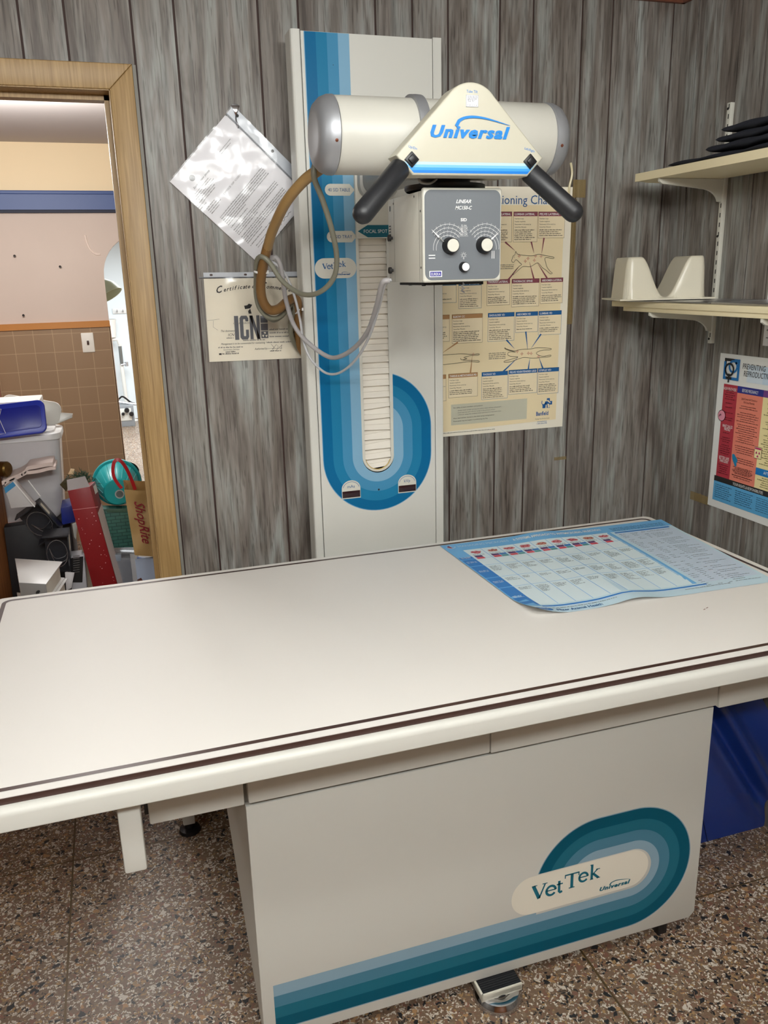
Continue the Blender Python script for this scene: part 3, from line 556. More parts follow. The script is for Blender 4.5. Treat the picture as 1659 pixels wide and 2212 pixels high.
# control head
hd = MB(); HYF = 1.45; fh = XZ(HYF); HX = .643
outl = [(HX-.1415, 1.786), (HX-.111, 1.7545), (HX+.111, 1.7545), (HX+.1415, 1.786)]
ar = arcpts(HX, 1.851, .055, 38, 142, 20); outl = outl+ar
hd.prism(outl, fh, -.045, 0, PLATE, bev=.004, seg=3)
for k, (za, zb, mt) in enumerate(((1.7583, 1.7628, mat('stripe_1', (20, 124, 214), .4)), (1.7628, 1.7673, mat('stripe_2', (62, 156, 226), .4)), (1.7673, 1.7718, mat('stripe_3', (122, 190, 234), .4)), (1.7718, 1.7763, mat('stripe_4', (186, 222, 240), .4)))):
    xa, xb = .111+(za-1.7545)*.97-.005, .111+(zb-1.7545)*.97-.005; hd.poly([(HX-xa, za), (HX+xa, za), (HX+xb, zb), (HX-xb, zb)], fh, mt, 1)
universal(hd, fh, HX-.0785, 1.8165, .152, LOGO)
hd.text('Tube Tilt', fh, HX, 1.8885, .0045, LOGO, 1, 'c', width=.021)
hd.text('Up/Dn', fh, HX-.119, 1.799, .004, LOGO, 1, width=.016, rot=-.25); hd.text('Left/Right', fh, HX+.103, 1.8, .004, LOGO, 1, width=.021, rot=-.25)
ho = hd.build('control_head', st)
q = MB(); q.box(HX-.0115, HX+.0115, HYF-.001, HYF, 1.866, 1.885, mat('gauge_white', (232, 234, 242), .2)); f3 = XZ(HYF-.001)
q.frame(HX-.0115, 1.866, HX+.0115, 1.885, .0008, f3, STEEL, 1)
for k in range(9): q.line([(HX-.008+k*.002, 1.876+.002*math.sin(k)), (HX-.0075+k*.0021, 1.8835)], .0006, f3, INKG, 1)
for k in range(5): q.text('58274'[k], f3, HX-.009+k*.004, 1.8675, .0025, INKG, 1)
q.text('52', f3, HX-.008, 1.874, .004, INKG, 1); q.build('tilt_gauge', ho)
for sx in (-.1135, .1145):
    X = Matrix.Translation((HX+sx, HYF-.001, 1.7795)) @ Matrix.Rotation(math.radians(45), 4, 'Y')
    q = MB(); q.box(-.0095, .0095, -.003, .003, -.0095, .0095, BLACK, .001, X=X); q.box(-.006, .006, -.0065, .003, -.006, .006, BLACK, .002, X=X); q.build('push_button', ho)
for P0, P1 in ((Vector((.512, 1.462, 1.766)), Vector((.424, 1.42, 1.684))), (Vector((.768, 1.47, 1.764)), Vector((.846, 1.427, 1.685)))):
    d_ = (P1-P0).normalized(); ln = (P1-P0).length; r_ = .0186
    q = MB(); q.lathe([(.012, -.01), (r_-.002, -.004), (r_, 0), (r_-.0004, ln*.5), (r_, ln-r_*.55), (r_*.93, ln-r_*.2), (r_*.72, ln+r_*.14), (r_*.4, ln+r_*.34), (0, ln+r_*.4)], P0, d_, RUBBER, 28); q.build('handle', ho)
    q = MB(); q.tube([P0-d_*.03+Vector((0, .015, 0)), P0], .009, GREYM, 12); q.build('handle_bracket', ho)
q = MB(); q.box(HX-.10, HX+.10, 1.495, 1.56, 1.758, 1.80, GREYM, .004); q.build('head_bracket', st)
q = MB(); q.lathe([(.075, 0), (.078, .004), (.078, .010), (.05, .012), (.05, .022), (0, .022)], (.648, 1.59, 1.741), (0, 0, 1), BLACK, 40); q.build('swivel_ring', st)
q = MB(); q.tube(spline([(.56, 1.5, 1.757), (.565, 1.50, 1.748), (.585, 1.505, 1.747), (.60, 1.51, 1.755)], 6), .0022, GREYM, 6); q.build('cable_loop', st)
# collimator
CLY = 1.497; fk = XZ(CLY); CX0, CX1, CZ0, CZ1 = .567, .7265, 1.5725, 1.7395
q = MB(); q.box(CX0, CX1, CLY, CLY+.012, CZ0, CZ1, CREAM, .005, 3); q.box(CX0+.0015, CX1-.0015, CLY+.013, 1.703, CZ0+.0005, CZ1-.004, CREAM, .003)
fl = Fr((CX0+.0015, 0, 0), (0, -1, 0), (0, 0, 1))
for y in (-1.664, -1.519): q.line([(y, CZ0+.002), (y, CZ1-.006)], .0016, fl, mat('seam_grey', (150, 146, 136), .5), 1)
for k in range(5): q.rect(-1.695, 1.672+k*.0055-.012, -1.684, 1.6748+k*.0055-.012, fl, BLACK, 2)
q.rect(-1.69, 1.712, -1.684, 1.722, fl, BLACK, 2)
for y, z in ((-1.665, 1.725), (-1.545, 1.728), (-1.512, 1.70), (-1.511, 1.60)): q.poly(arcpts(y, z, .0022, 0, 360, 8)[:-1], fl, DARK, 2)
co_ = q.build('collimator', st)
q = MB(); q.prism(rrect(.5705, 1.577, .7225, 1.7355, .013, 6), fk, 0, .0008, mat('panel_grey', (112, 117, 122), .4, var=.02, bscale=8)); f4 = XZ(CLY-.0008)
q.text('LINEAR', f4, .6475, 1.7125, .0062, WINK, 1, 'c', width=.0305, bold=.02, shear=.35); q.text('MC150-C', f4, .6475, 1.7015, .0062, WINK, 1, 'c', width=.034, bold=.02, shear=.35)
q.text('SID', f4, .6478, 1.681, .0052, WINK, 1, 'c', width=.0125, bold=.03)
for k, s_ in enumerate(('72 IN', '180 CM', '40 IN', '100 CM')): z = 1.6715-k*.0052; q.text(s_, f4, .6478, z, .0032, WINK, 1, 'c', width=.011+.003*(k % 2)); q.line([(.6395-.001*(k % 2), z-.0011), (.656+.001*(k % 2), z-.0011)], .0004, f4, WINK, 1)
for kx, sg in ((.619, 1), (.6885, -1)):
    for j in range(4):
        R = .040-j*.0055; a0, a1 = ((38, 142 if j < 2 else 188) if sg > 0 else (142, 38 if j < 2 else -8)); pt = arcpts(kx-sg*.003, 1.636-j*.001, R, a0, a1, 26); q.line(pt, .0006, f4, WINK, 1)
        for a in range(46, 138, 13+j): ca, sa = math.cos(math.radians(a)), math.sin(math.radians(a)); cx, cz = kx-sg*.003, 1.636-j*.001; q.line([(cx+ca*R, cz+sa*R), (cx+ca*(R-.002), cz+sa*(R-.002))], .0005, f4, WINK, 1); q.text(str((a*7) % 30+5), f4, cx+ca*(R+.0012), cz+sa*(R+.0012), .0014, WINK, 1, 'c')
for x in (.5835,): q.rect(x-.006, 1.6205, x+.007, 1.6222, f4, WINK, 1); q.rect(x-.006, 1.6155, x+.007, 1.6172, f4, WINK, 1)
for x in (.7055, .7095): q.rect(x, 1.6135, x+.0014, 1.6275, f4, WINK, 1)
q.line(arcpts(.6478, 1.6205, .0028, -60, 240, 14), .0006, f4, WINK, 1); q.frame(.6466, 1.6135, .649, 1.618, .0005, f4, WINK, 1)
for a in range(-30, 211, 40): ca, sa = math.cos(math.radians(a)), math.sin(math.radians(a)); q.line([(.6478+ca*.004, 1.6205+sa*.004), (.6478+ca*.006, 1.6205+sa*.006)], .0006, f4, WINK, 1)
q.rect(.5785, 1.5825, .604, 1.5935, f4, WINK, 1); q.rect(.5803, 1.584, .6022, 1.592, f4, mat('badge_blue', (44, 44, 150), .4), 2); q.text('EUREKA', f4, .5913, 1.5855, .0048, WINK, 3, 'c', width=.0185, bold=.01)
q.build('control_face', co_)
for kx, kz, r_, ln, tip in ((.6195, 1.638, .0145, .017, CREAM), (.688, 1.638, .0145, .017, CREAM), (.6478, 1.5995, .0092, .010, WINK)):
    q = MB(); q.lathe([(r_*1.05, 0), (r_, .002), (r_*.93, ln*.9), (r_*.86, ln), (0, ln)], (kx, CLY-.0008, kz), (0, -1, 0), BLACK, 30)
    q.lathe([(r_*.8, ln), (r_*.78, ln+.0012), (0, ln+.0016)], (kx, CLY-.0008, kz), (0, -1, 0), tip, 30); q.build('knob', co_)
for (a, b), (c_, d_) in (((.5805, 1.6675), (.5965, 1.653)), ((.719, 1.6615), (.702, 1.648))):
    q = MB(); n_ = Vector((d_-b, 0, a-c_)).normalized()*.0015
    y_ = CLY-.0065; q.add([(a, y_, b), (c_-n_.x, y_, d_-n_.z), (c_+n_.x, y_, d_+n_.z)], [(0, 1, 2)], WINK)
    q.tube([(c_, y_+.0004, d_), (c_+(c_-a)*.55, y_+.0004, d_+(d_-b)*.55)], .001, GREYM, 6); q.build('pointer', co_)
for z in (1.66, 1.597):
    q = MB(); q.lathe([(.003, 0), (.003, .004), (.0065, .004), (.0065, .009), (0, .0095)], (CX0, 1.672, z), (-1, 0, 0), DARK, 14); q.build('thumb_screw', co_)
q = MB(); q.box(CX0+.02, CX1-.03, 1.52, 1.69, CZ0-.005, CZ0, DARK, .001)
for x, y in ((.58, 1.53), (.6, 1.66), (.66, 1.53), (.70, 1.53)): q.lathe([(.004, 0), (.004, -.006), (0, -.0065)], (x, y, CZ0), (0, 0, 1), BLACK, 10)
q.build('accessory_rail', co_)
q = MB(); q.tube([(.648+.0035*math.sin(i*2), 1.50, CZ0-.002-i*.0025) for i in range(8)], .0014, STEEL, 6); q.build('pull_chain', co_)
# cables, each through measured places between the tube, the wall and the stand
def cable(name, pts, r, mt, label=None, n=12):
    q = MB(); q.tube(spline([at(u, v, y=y) for u, v, y in pts], 10), r, mt, n); o = q.build(name, st)
    if label: o['label'] = label
    return o
TAN = mat('cable_tan', (168, 134, 84), .45, var=.06, bscale=14); BRC = mat('cable_brown', (132, 96, 52), .45, var=.06, bscale=14); GRN = mat('cable_grey_green', (128, 126, 110), .4); GRW = mat('cable_grey', (176, 172, 172), .35)
c1 = [(720, 345, 1.72), (690, 366, 1.72), (655, 392, 1.75), (616, 440, 1.82), (588, 500, 1.93), (578, 535, 1.99)]
cable('high_tension_cable', c1, .0112, TAN, 'yellowed upper length of thick cable')
cable('high_tension_cable', [(579, 530, 1.985), (570, 565, 2.02), (563, 610, 2.07), (566, 645, 2.1), (580, 668, 2.12), (600, 668, 2.13), (622, 650, 2.15), (636, 645, 2.17), (643, 656, 2.18), (643, 690, 2.215), (645, 720, 2.24), (650, 750, 2.258), (668, 775, 2.262), (690, 800, 2.262)], .0118, BRC, 'brown lower length of thick cable')
for u, v, y in ((587, 505, 1.94), (580, 522, 1.97)): pass
cable('control_cable', [(705, 340, 1.70), (682, 352, 1.70), (679, 385, 1.70), (696, 430, 1.72), (715, 490, 1.76), (727, 550, 1.80), (723, 595, 1.83), (700, 625, 1.86), (670, 637, 1.90), (640, 630, 1.94), (608, 605, 1.97), (583, 568, 1.99), (565, 554, 2.0), (554, 566, 2.03), (553, 600, 2.08), (553, 635, 2.11), (560, 665, 2.13), (578, 684, 2.14), (600, 686, 2.15), (620, 668, 2.165), (632, 655, 2.18), (637, 668, 2.19), (631, 690, 2.21), (629, 720, 2.23), (640, 748, 2.262), (656, 765, 2.272), (680, 780, 2.272)], .0058, GRN)
cable('control_cable', [(557, 572, 2.09), (556, 630, 2.14), (566, 672, 2.16), (588, 692, 2.165), (608, 684, 2.18), (626, 664, 2.2), (634, 680, 2.225), (626, 708, 2.24), (632, 735, 2.262), (648, 756, 2.275), (675, 775, 2.275)], .0052, GRN)
cable('signal_cable', [(842, 606, 1.66), (826, 612, 1.67), (814, 660, 1.74), (795, 715, 1.85), (765, 752, 1.95), (728, 772, 2.03), (700, 766, 2.08), (660, 735, 2.12), (634, 700, 2.14), (618, 650, 2.12), (612, 610, 2.08), (606, 575, 2.05), (598, 558, 2.04), (590, 556, 2.04), (578, 566, 2.05), (574, 590, 2.07)], .0058, GRW)
cable('signal_cable', [(846, 604, 1.665), (832, 614, 1.675), (818, 665, 1.75), (797, 728, 1.85), (770, 775, 1.94), (738, 803, 2.02), (712, 808, 2.07), (690, 796, 2.1), (668, 770, 2.12), (655, 735, 2.13), (648, 690, 2.12), (636, 640, 2.1), (618, 595, 2.07), (598, 572, 2.05), (582, 564, 2.045)], .0032, mat('cable_pale', (196, 196, 198), .3))
for (u, v, y), d_, r_ in (((563, 588, 2.055), (.12, -.15, 1), .0155), ((643, 668, 2.19), (.9, .1, -.5), .0125)):
    p_ = at(u, v, y=y); q = MB(); q.lathe([(r_, -.0025), (r_+.0015, 0), (r_, .0025)], p_, d_, WINK, 20); q.box(p_.x+r_*.6, p_.x+r_*.6+.008, p_.y-r_-.004, p_.y-r_+.003, p_.z-.004, p_.z+.004, WINK, .001); q.build('cable_tie', st)
# ---------------------------------------------------------------- papers on the back wall
PAPER = mat('paper_white', (236, 234, 236), .55); CERTP = mat('certificate_paper', (238, 230, 212), .55, var=.04, bscale=25); POSTP = mat('poster_beige', (248, 230, 188), .5); POSTW = mat('poster_edge', (250, 243, 224), .5)
# letter in a clear sleeve, hanging askew from one hole
TL_ = Vector((.186, WALLY-.006, 1.827)); TRc = Vector((.337, WALLY-.006, 1.985)); u_ = (TRc-TL_).normalized(); fv_ = Fr((0, 0, 0), u_, Vector((0, -1, 0)).cross(u_)*-1)
vv = Vector((-u_.z, 0, u_.x)); BLc = TL_-vv*.279; fl_ = Fr(BLc, u_, vv); WL, HL = .218, .279
lt = thing('letter_in_sleeve', 'white typed letter in a clear plastic sleeve hanging askew from a metal hook', 'letter', (TL_.x+.15, WALLY-.005, 1.62))
q = MB(); q.prism([(0, 0), (WL, 0), (WL, HL), (0, HL)], fl_, -.0012, 0, PAPER); q.prism([(.004, -.004), (WL+.003, -.004), (WL+.003, HL-.003), (.004, HL-.003)], fl_, -.004, -.0015, PAPER)
q.lathe([(.0075, 0), (.0075, .0001), (.0001, .0001)], fl_.p(.045, HL-.034, .0004), fl_.n, INKG, 18, False)
q.text('State of New Jersey', fl_, .028, HL-.055, .0052, INK, 1, width=.062, shear=.2)
for k in range(6): q.greek(fl_, .012+.004*abs(k-2), .082-.004*abs(k-2), HL-.064-k*.0052, .0022, INKG, 1, rnd=random)
q.greek(fl_, .14, .185, HL-.045, .0018, INKG, 1); q.greek(fl_, .14, .178, HL-.051, .0018, INKG, 1)
for k in range(3): q.greek(fl_, .0, .035, HL-.085-k*.006, .002, INKG, 1, .7)
for k in range(4): q.greek(fl_, .012, .075, HL-.108-k*.0055, .0024, INKG, 1, .5+.1*(k % 3))
q.text('OFFICE OF CODE', fl_, .07, HL-.118, .0045, INKG, 1, width=.07)
yy = HL-.146
for n_ in (6, 1, 4, 5, 1):
    for k in range(n_): q.greek(fl_, .02, .19, yy, .0024, INKG, 1, 1 if k < n_-1 else random.uniform(.3, .6)); yy -= .0054
    yy -= .004
q.line([(.105+.055*i/14, yy-.012+.006*math.sin(i*1.7)*math.exp(-i*.12)) for i in range(15)], .0009, fl_, INK, 1)
for k in range(2): q.greek(fl_, .10, .155, yy-.026-k*.0055, .0022, INKG, 1)
for k in range(2): q.greek(fl_, .03, .075, .02-k*.006, .0018, INKG, 1)
q.build('paper_sheet', lt)
q = MB()
def slv(a, b): x = -.002+a*(WL+.034); y = -.003+b*(HL+.006); return fl_.p(x, y, .0028+.0012*math.sin(a*9+b*5)*math.sin(b*11))
q.grid(slv, 24, 24, SLEEVE)
q.build('plastic_sleeve', lt)
q = MB(); STRIPM = mat('sleeve_strip', (196, 200, 206), .25, var=.12, bscale=60)
q.prism([(WL+.006, 0), (WL+.031, 0), (WL+.031, HL), (WL+.006, HL)], fl_, .0008, .0022, STRIPM); q.line([(WL+.004, -.002), (WL+.004, HL)], .003, fl_, mat('weld_grey', (120, 124, 130), .35), 9)
for y in (HL-.022, HL*.5, .022): q.poly(arcpts(WL+.02, y, .004, 0, 360, 12)[:-1], fl_, DARK, 8)
q.build('punched_strip', lt)
hk = MB(); h0 = at(508, 240, y=WALLY); fhk = XZ(WALLY)
hk.prism([(h0.x-.011, h0.z-.03), (h0.x+.011, h0.z-.03), (h0.x+.011, h0.z+.012), (h0.x+.006, h0.z+.016), (h0.x-.006, h0.z+.016), (h0.x-.011, h0.z+.012)], fhk, 0, .003, STEEL, bev=.001)
hk.prism([(h0.x-.011, h0.z+.012), (h0.x+.011, h0.z+.012), (h0.x+.002, h0.z-.012), (h0.x-.002, h0.z-.012)], fhk, .003, .012, CHROME, bev=.003)
hk.tube(spline([(h0.x, WALLY-.008, h0.z-.008), (h0.x-.001, WALLY-.012, h0.z-.022), (h0.x+.002, WALLY-.014, h0.z-.034), (h0.x+.004, WALLY-.009, h0.z-.040)], 5), .0018, STEEL, 8)
hk.build('wall_hook', label='small shiny metal spring hook holding the askew letter', cat='hook')
# certificate
cc = thing('framed_certificate', 'cream commendation certificate in a clear sleeve behind the cable loop', 'certificate', (.37, WALLY-.003, 1.37)); cc.name = 'certificate_in_sleeve'
fe = Fr((.2475, WALLY-.003, 1.374), (1, 0, -.012), (.012, 0, 1)); CWd, CHt = .285, .216
q = MB(); q.prism([(0, 0), (CWd, 0), (CWd, CHt), (0, CHt)], fe, -.0012, 0, CERTP)
tt = 'Certificate of Commendation'; 
def chw(c, b=.02, sh=.45):
    if c == ' ': return .30
    v_, _ = text_geo(c, b, sh, 1); xs = [p[0] for p in v_]; return max(xs)-min(xs)+.02
ws = [chw(c)*(1.5 if i in (0, 15) else 1) for i, c in enumerate(tt)]; tot = sum(ws); acc = 0
for i, chh in enumerate(tt):
    t_ = (acc+ws[i]/2)/tot; acc += ws[i]; x = .033+.226*t_; y = .172+.0185*math.sin(math.pi*(t_*.86+.12))
    if chh != ' ': q.text(chh, fe, x, y, .0165 if i in (0, 15) else .0098, INK, 1, 'c', bold=.02, shear=.45, rot=.5*math.cos(math.pi*(t_*.86+.12))*.55)
ICN = mat('icn_grey', (96, 98, 104), .5)
q.rect(.073, .056, .084, .119, fe, ICN, 1)
q.band([(.111, .104), (.111, .112), (.107, .119), (.092, .119), (.0875, .113), (.0875, .062), (.092, .056), (.107, .056), (.111, .063), (.111, .082)], [(.103, .104), (.103, .108), (.102, .110), (.098, .110), (.097, .108), (.097, .067), (.098, .065), (.102, .065), (.103, .067), (.103, .082)], fe, ICN, 1)
for a in ([(.1145, .056), (.123, .056), (.123, .119), (.1145, .119)], [(.133, .056), (.1415, .056), (.1415, .119), (.133, .119)], [(.1145, .119), (.123, .119), (.1415, .056), (.133, .056)]): q.poly(a, fe, ICN, 1)
for z in (.058, .0785, .099): q.rect(.144, z, .1635, z+.0185, fe, ICN, 1)
for a in (90, 210, 330): q.poly([(.154+.0018*math.cos(math.radians(a-30)), .067+.0018*math.sin(math.radians(a-30)))]+[(.154+.0075*math.cos(math.radians(b)), .067+.0075*math.sin(math.radians(b))) for b in (a-28, a, a+28)], fe, CERTP, 3)
q.poly([(.104, .136), (.118, .138), (.124, .147), (.115, .150), (.110, .146), (.102, .145)], fe, INK, 1); q.poly([(.113, .124), (.121, .124), (.118, .137), (.112, .131)], fe, INK, 1)
q.text('CEDAR GROVE', fe, .07, .0975, .0042, INKG, 3, width=.05); q.text('ICN', fe, .0545, .0665, .007, INK, 1, width=.017, shear=.25)
for x0, x1, y in ((.167, .25, .079), (.167, .25, .070), (.05, .071, .060), (.167, .25, .060), (.094, .154, .0525), (.026, .093, .0355), (.158, .25, .0445)): q.greek(fe, x0, x1, y, .0034, INKG, 1)
q.text('This dosimetry', fe, .036, .078, .0052, INK, 2, width=.037, shear=.4); q.text('Management is to be commended for maintaining', fe, .034, .044, .0048, INK, 2, width=.12, shear=.4); q.text('Authorized by:', fe, .124, .0275, .0056, INK, 1, width=.036, shear=.4)
q.text('Dosimetry Service', fe, .04, .029, .0036, INK, 1, width=.042); q.greek(fe, .045, .074, .0235, .003, INK, 1); q.greek(fe, .036, .082, .0185, .003, INK, 1); q.rect(.027, .0175, .034, .022, fe, INK, 1)
q.line([(.160, .0295), (.201, .0295)], .0006, fe, INK, 1); q.line([(.17+.004*i+.006*math.sin(i*2.2), .033+.008*math.cos(i*1.9)) for i in range(9)], .0007, fe, INK, 2); q.greek(fe, .166, .2, .0215, .003, INK, 1)
for pts in ([(.002, .109), (.018, .110), (.034, .112)], [(.018, .108), (.016, .092), (.028, .083)]): q.line(pts, .0006, fe, INKG, 1)
q.build('paper_sheet', cc)
q = MB(); q.grid(lambda a, b: fe.p(-.012+a*(CWd+.012), -.001+b*(CHt+.004), .0028+.001*math.sin(a*14+b*6)*math.sin(b*13)), 26, 22, SLEEVE); q.build('plastic_sleeve', cc)
q = MB(); q.prism([(.0, CHt+.003), (CWd, CHt+.003), (CWd, CHt+.0155), (.0, CHt+.0155)], fe, .0005, .0018, STRIPM); q.line([(-.012, CHt+.003), (CWd, CHt+.003)], .0022, fe, mat('weld_grey', (120, 124, 130), .35), 7)
for x in (.02, .110, .199): q.poly(rrect(x-.004, CHt+.0068, x+.004, CHt+.0118, .0024, 4), fe, mat('hole_brown', (70, 52, 46), .6), 7)
q.build('punched_strip', cc)
# positioning chart
pw = MB(); PX0, PZ0, PX1, PZ1 = .745, 1.113, 1.334, 1.822; fb = Fr((0, WALLY-.0025, 0), (1, 0, 0), (0, 0, 1))
pw.prism([(PX0, PZ0), (PX1-.003, PZ0), (PX1+.003, PZ1), (PX0, PZ1)], fb, -.002, 0, POSTW)
pw.poly([(PX0+.02, PZ0+.01), (PX1-.028, PZ0+.025), (PX1-.022, PZ1-.05), (PX0+.02, PZ1-.05)], fb, POSTP, 1)
def W2(a, b): P = at(940+a/3.8125, 380+b/3.8125, y=WALLY-.0025); return P.x, P.z      # measured on an enlarged view of the chart
MA = mat('box_maroon', (140, 72, 84), .5); BB = mat('box_blue', (24, 98, 160), .5); TN = mat('box_tan', (186, 140, 92), .5); TB = mat('box_teal', (22, 90, 128), .5); BODY = mat('box_body', (250, 234, 198), .5)
pw.text('X-ray Positioning Chart', fb, PX1-.055-.325, W2(560, 232)[1], .0245, mat('title_blue', (34, 92, 150), .5), 2, width=.325)
def cbox(x0, y0, x1, y1, mt, title):
    a, t = W2(x0, y0); b, bt = W2(x1, y1); hh = .0125
    pw.rect(a, bt, b, t, fb, BODY, 2); pw.frame(a, bt, b, t, .0007, fb, mat('box_line', (120, 98, 78), .5) if mt in (MA, TN) else mt, 3); pw.rect(a, t-hh, b, t, fb, mt, 3)
    if title: pw.text(title, fb, a+.004, t-.0095, .0056, WINK, 4, width=min(b-a-.008, len(title)*.0046), bold=.02)
    n = 0; yy = t-hh-.008; ink = INKG if mt in (MA, TN) else INKB
    for s_ in ('Focal Spot: Large', 'Cassette: Lengthwise', 'Measurement: At the central ray', 'Central Ray: Mid point'):
        if yy > bt+.006: pw.text(s_, fb, a+.004, yy, .0034, mat('chart_ink_dark', (84, 76, 66), .5), 4, width=min(b-a-.007, len(s_)*.0017)); yy -= .0078
    while yy > bt+.004: pw.greek(fb, a+.004, b-.004, yy, .0026, mat('chart_ink_dark', (84, 76, 66), .5), 4, random.uniform(.75, 1)); yy -= .0052
for q_ in ((440, 295, 628, 545, MA, 'CERVICAL LATERAL'), (645, 295, 838, 543, MA, 'LUMBAR LATERAL'), (850, 295, 1062, 510, MA, 'PELVIS LATERAL'), (425, 855, 612, 1062, MA, 'THORAX LATERAL'), (630, 850, 852, 1072, MA, 'THORACIC SPINE'), (868, 842, 1046, 1046, MA, 'ABDOMEN LATERAL'),
           (-60, 870, 174, 1042, TB, 'TARSUS LATERAL'), (192, 868, 380, 1088, TB, 'ELBOW LATERAL'), (-60, 1150, 118, 1362, TN, 'CARPUS DP'), (137, 1142, 388, 1370, TN, 'ELBOW CC'), (434, 1130, 648, 1354, BB, 'SHOULDER VD'), (662, 1122, 842, 1282, BB, 'ABDOMEN VD'), (852, 1114, 1034, 1302, BB, 'LUMBAR VD'),
           (-60, 1645, 90, 1852, TN, ''), (108, 1632, 348, 1812, TN, 'TARSUS & METATARSUS PD'), (382, 1618, 594, 1828, BB, 'THORAX VD'), (604, 1600, 836, 1784, BB, 'PELVIS VD/EXTENDED LEGS'), (846, 1585, 1012, 1786, BB, 'STIFLE VD')): cbox(*q_)
def pl(pts, wd, mt, sm=True, lay=5): P = [W2(*p) for p in pts]; P = [(v.x, v.y) for v in spline([(a, b, 0) for a, b in P], 5)] if sm else P; pw.line(P, wd, fb, mt, lay)
for a, b, mt in (((575, 545), (655, 615), MA), ((790, 543), (812, 635), MA), ((895, 510), (875, 640), MA), ((600, 855), (695, 740), MA), ((812, 850), (775, 710), MA), ((920, 842), (840, 715), MA), ((585, 1350), (650, 1420), BB), ((745, 1282), (760, 1430), BB), ((870, 1302), (790, 1418), BB), ((560, 1610), (680, 1495), BB), ((765, 1596), (778, 1505), BB), ((885, 1585), (855, 1500), BB), ((185, 1370), (55, 1460), TN), ((288, 1630), (305, 1480), TN)):
    P, Q = W2(*a), W2(*b); pw.line([P, Q], .005, fb, mt, 4, taper=.0005)
DG = mat('drawing_line', (44, 40, 38), .5)
pl([(630, 690), (640, 660), (655, 650), (662, 622), (678, 645), (740, 655), (800, 658), (850, 645), (900, 655), (970, 668), (968, 680), (905, 674), (910, 720), (920, 752), (945, 785), (962, 800), (945, 805), (910, 775), (880, 755), (850, 720), (830, 720), (780, 748), (725, 746), (690, 770), (640, 815), (645, 795), (690, 745), (710, 730), (695, 715), (665, 690), (645, 712), (630, 705), (628, 690)], .0011, DG)
pw.poly(arcpts(*W2(648, 668), .001, 0, 360, 8)[:-1], fb, DG, 5)
pl([(570, 1415), (600, 1430), (650, 1440), (700, 1430), (780, 1425), (840, 1415), (945, 1420), (945, 1432), (880, 1435), (830, 1460), (880, 1485), (945, 1475), (945, 1487), (880, 1495), (800, 1500), (730, 1495), (690, 1505), (620, 1530), (572, 1535), (570, 1525), (640, 1505), (680, 1490), (620, 1485), (595, 1470), (610, 1450), (660, 1450), (640, 1445), (580, 1428), (570, 1415)], .0011, DG)
pl([(55, 1475), (130, 1470), (220, 1465), (300, 1470), (355, 1465), (355, 1475), (290, 1480), (235, 1495), (260, 1505), (230, 1515), (300, 1520), (355, 1522), (355, 1534), (280, 1530), (150, 1545), (55, 1555)], .0011, DG); pl([(210, 1500), (212, 1512), (235, 1514)], .0011, DG)
RX = mat('crosshair_red', (206, 120, 110), .5)
for a, b in ((690, 660), (762, 680), (740, 702), (825, 660), (870, 662), (815, 695), (675, 1445), (712, 1465), (765, 1460), (788, 1462), (848, 1487), (312, 1470)):
    x, z = W2(a, b); pw.line([(x-.0055, z), (x+.0055, z)], .0006, fb, RX, 5); pw.line([(x, z-.0055), (x, z+.0055)], .0006, fb, RX, 5); pw.line(arcpts(x, z, .0032, 0, 360, 12), .0005, fb, RX, 5)
for k in range(3): pw.greek(fb, W2(545, 0)[0]-.005, W2(645, 735)[0], W2(645, 735+k*15)[1], .0026, INKG, 5)
for k in range(4): pw.greek(fb, W2(440, 1460)[0], W2(580, 1460)[0], W2(500, 1462+k*15)[1], .0026, INKG, 5)
a, t = W2(130, 1880); b, bt = W2(755, 2030); pw.poly([W2(130, 1885), W2(130, 2055), W2(752, 2000), W2(757, 1832)], fb, mat('note_grey', (206, 204, 182), .5), 2)
for k, (s_, x, y) in enumerate((('For safety of team members and patients:', 150, 1915), ('always wear proper protective attire when taking radiographs', 185, 1936), ('never put any part of your body in the primary beam', 185, 1954), ('collimate using the smallest beam and shortest exposure time', 185, 1972), ('Place lead marker lateral to the limb being radiographed', 150, 2002), ('Foam pads may be helpful in positioning the Pet', 150, 2026))):
    P = W2(x, y); pw.text(s_, fb, P[0], P[1], .0032, DG if k in (0, 4, 5) else INKG, 4, width=len(s_)*.0024, rot=.014)
pw.greek(fb, .925, W2(495, 2100)[0], W2(100, 2120)[1], .002, INKG, 4)
x, z = W2(830, 1975); LB = mat('logo_deep_blue', (18, 92, 160), .5); pw.text('Banfield', fb, x, z, .0122, LB, 3, width=.0425, bold=.02)
pw.text('Treating Your Pet Like Family', fb, x-.003, z-.012, .0034, INKG, 3, width=.05, shear=.3); pw.text('www.banfield.net', fb, x+.004, z-.021, .0036, LB, 3, width=.034); pw.text('1-800-838-6738', fb, x+.003, z-.027, .0036, LB, 3, width=.035)
x0, z0 = W2(930, 1870); s_ = .0094     # cross with a cat and a dog
pw.poly([(x0-s_*.55, z0-s_*1.6), (x0+s_*.55, z0-s_*1.6), (x0+s_*.55, z0-s_*.55), (x0+s_*1.45, z0-s_*.55), (x0+s_*1.45, z0+s_*.6), (x0+s_*.55, z0+s_*.6), (x0+s_*.55, z0+s_*1.6), (x0-s_*.55, z0+s_*1.6), (x0-s_*.55, z0+s_*.6), (x0-s_*1.2, z0+s_*.6), (x0-s_*1.2, z0-s_*.4), (x0-s_*.55, z0-s_*.5)], fb, LB, 3)
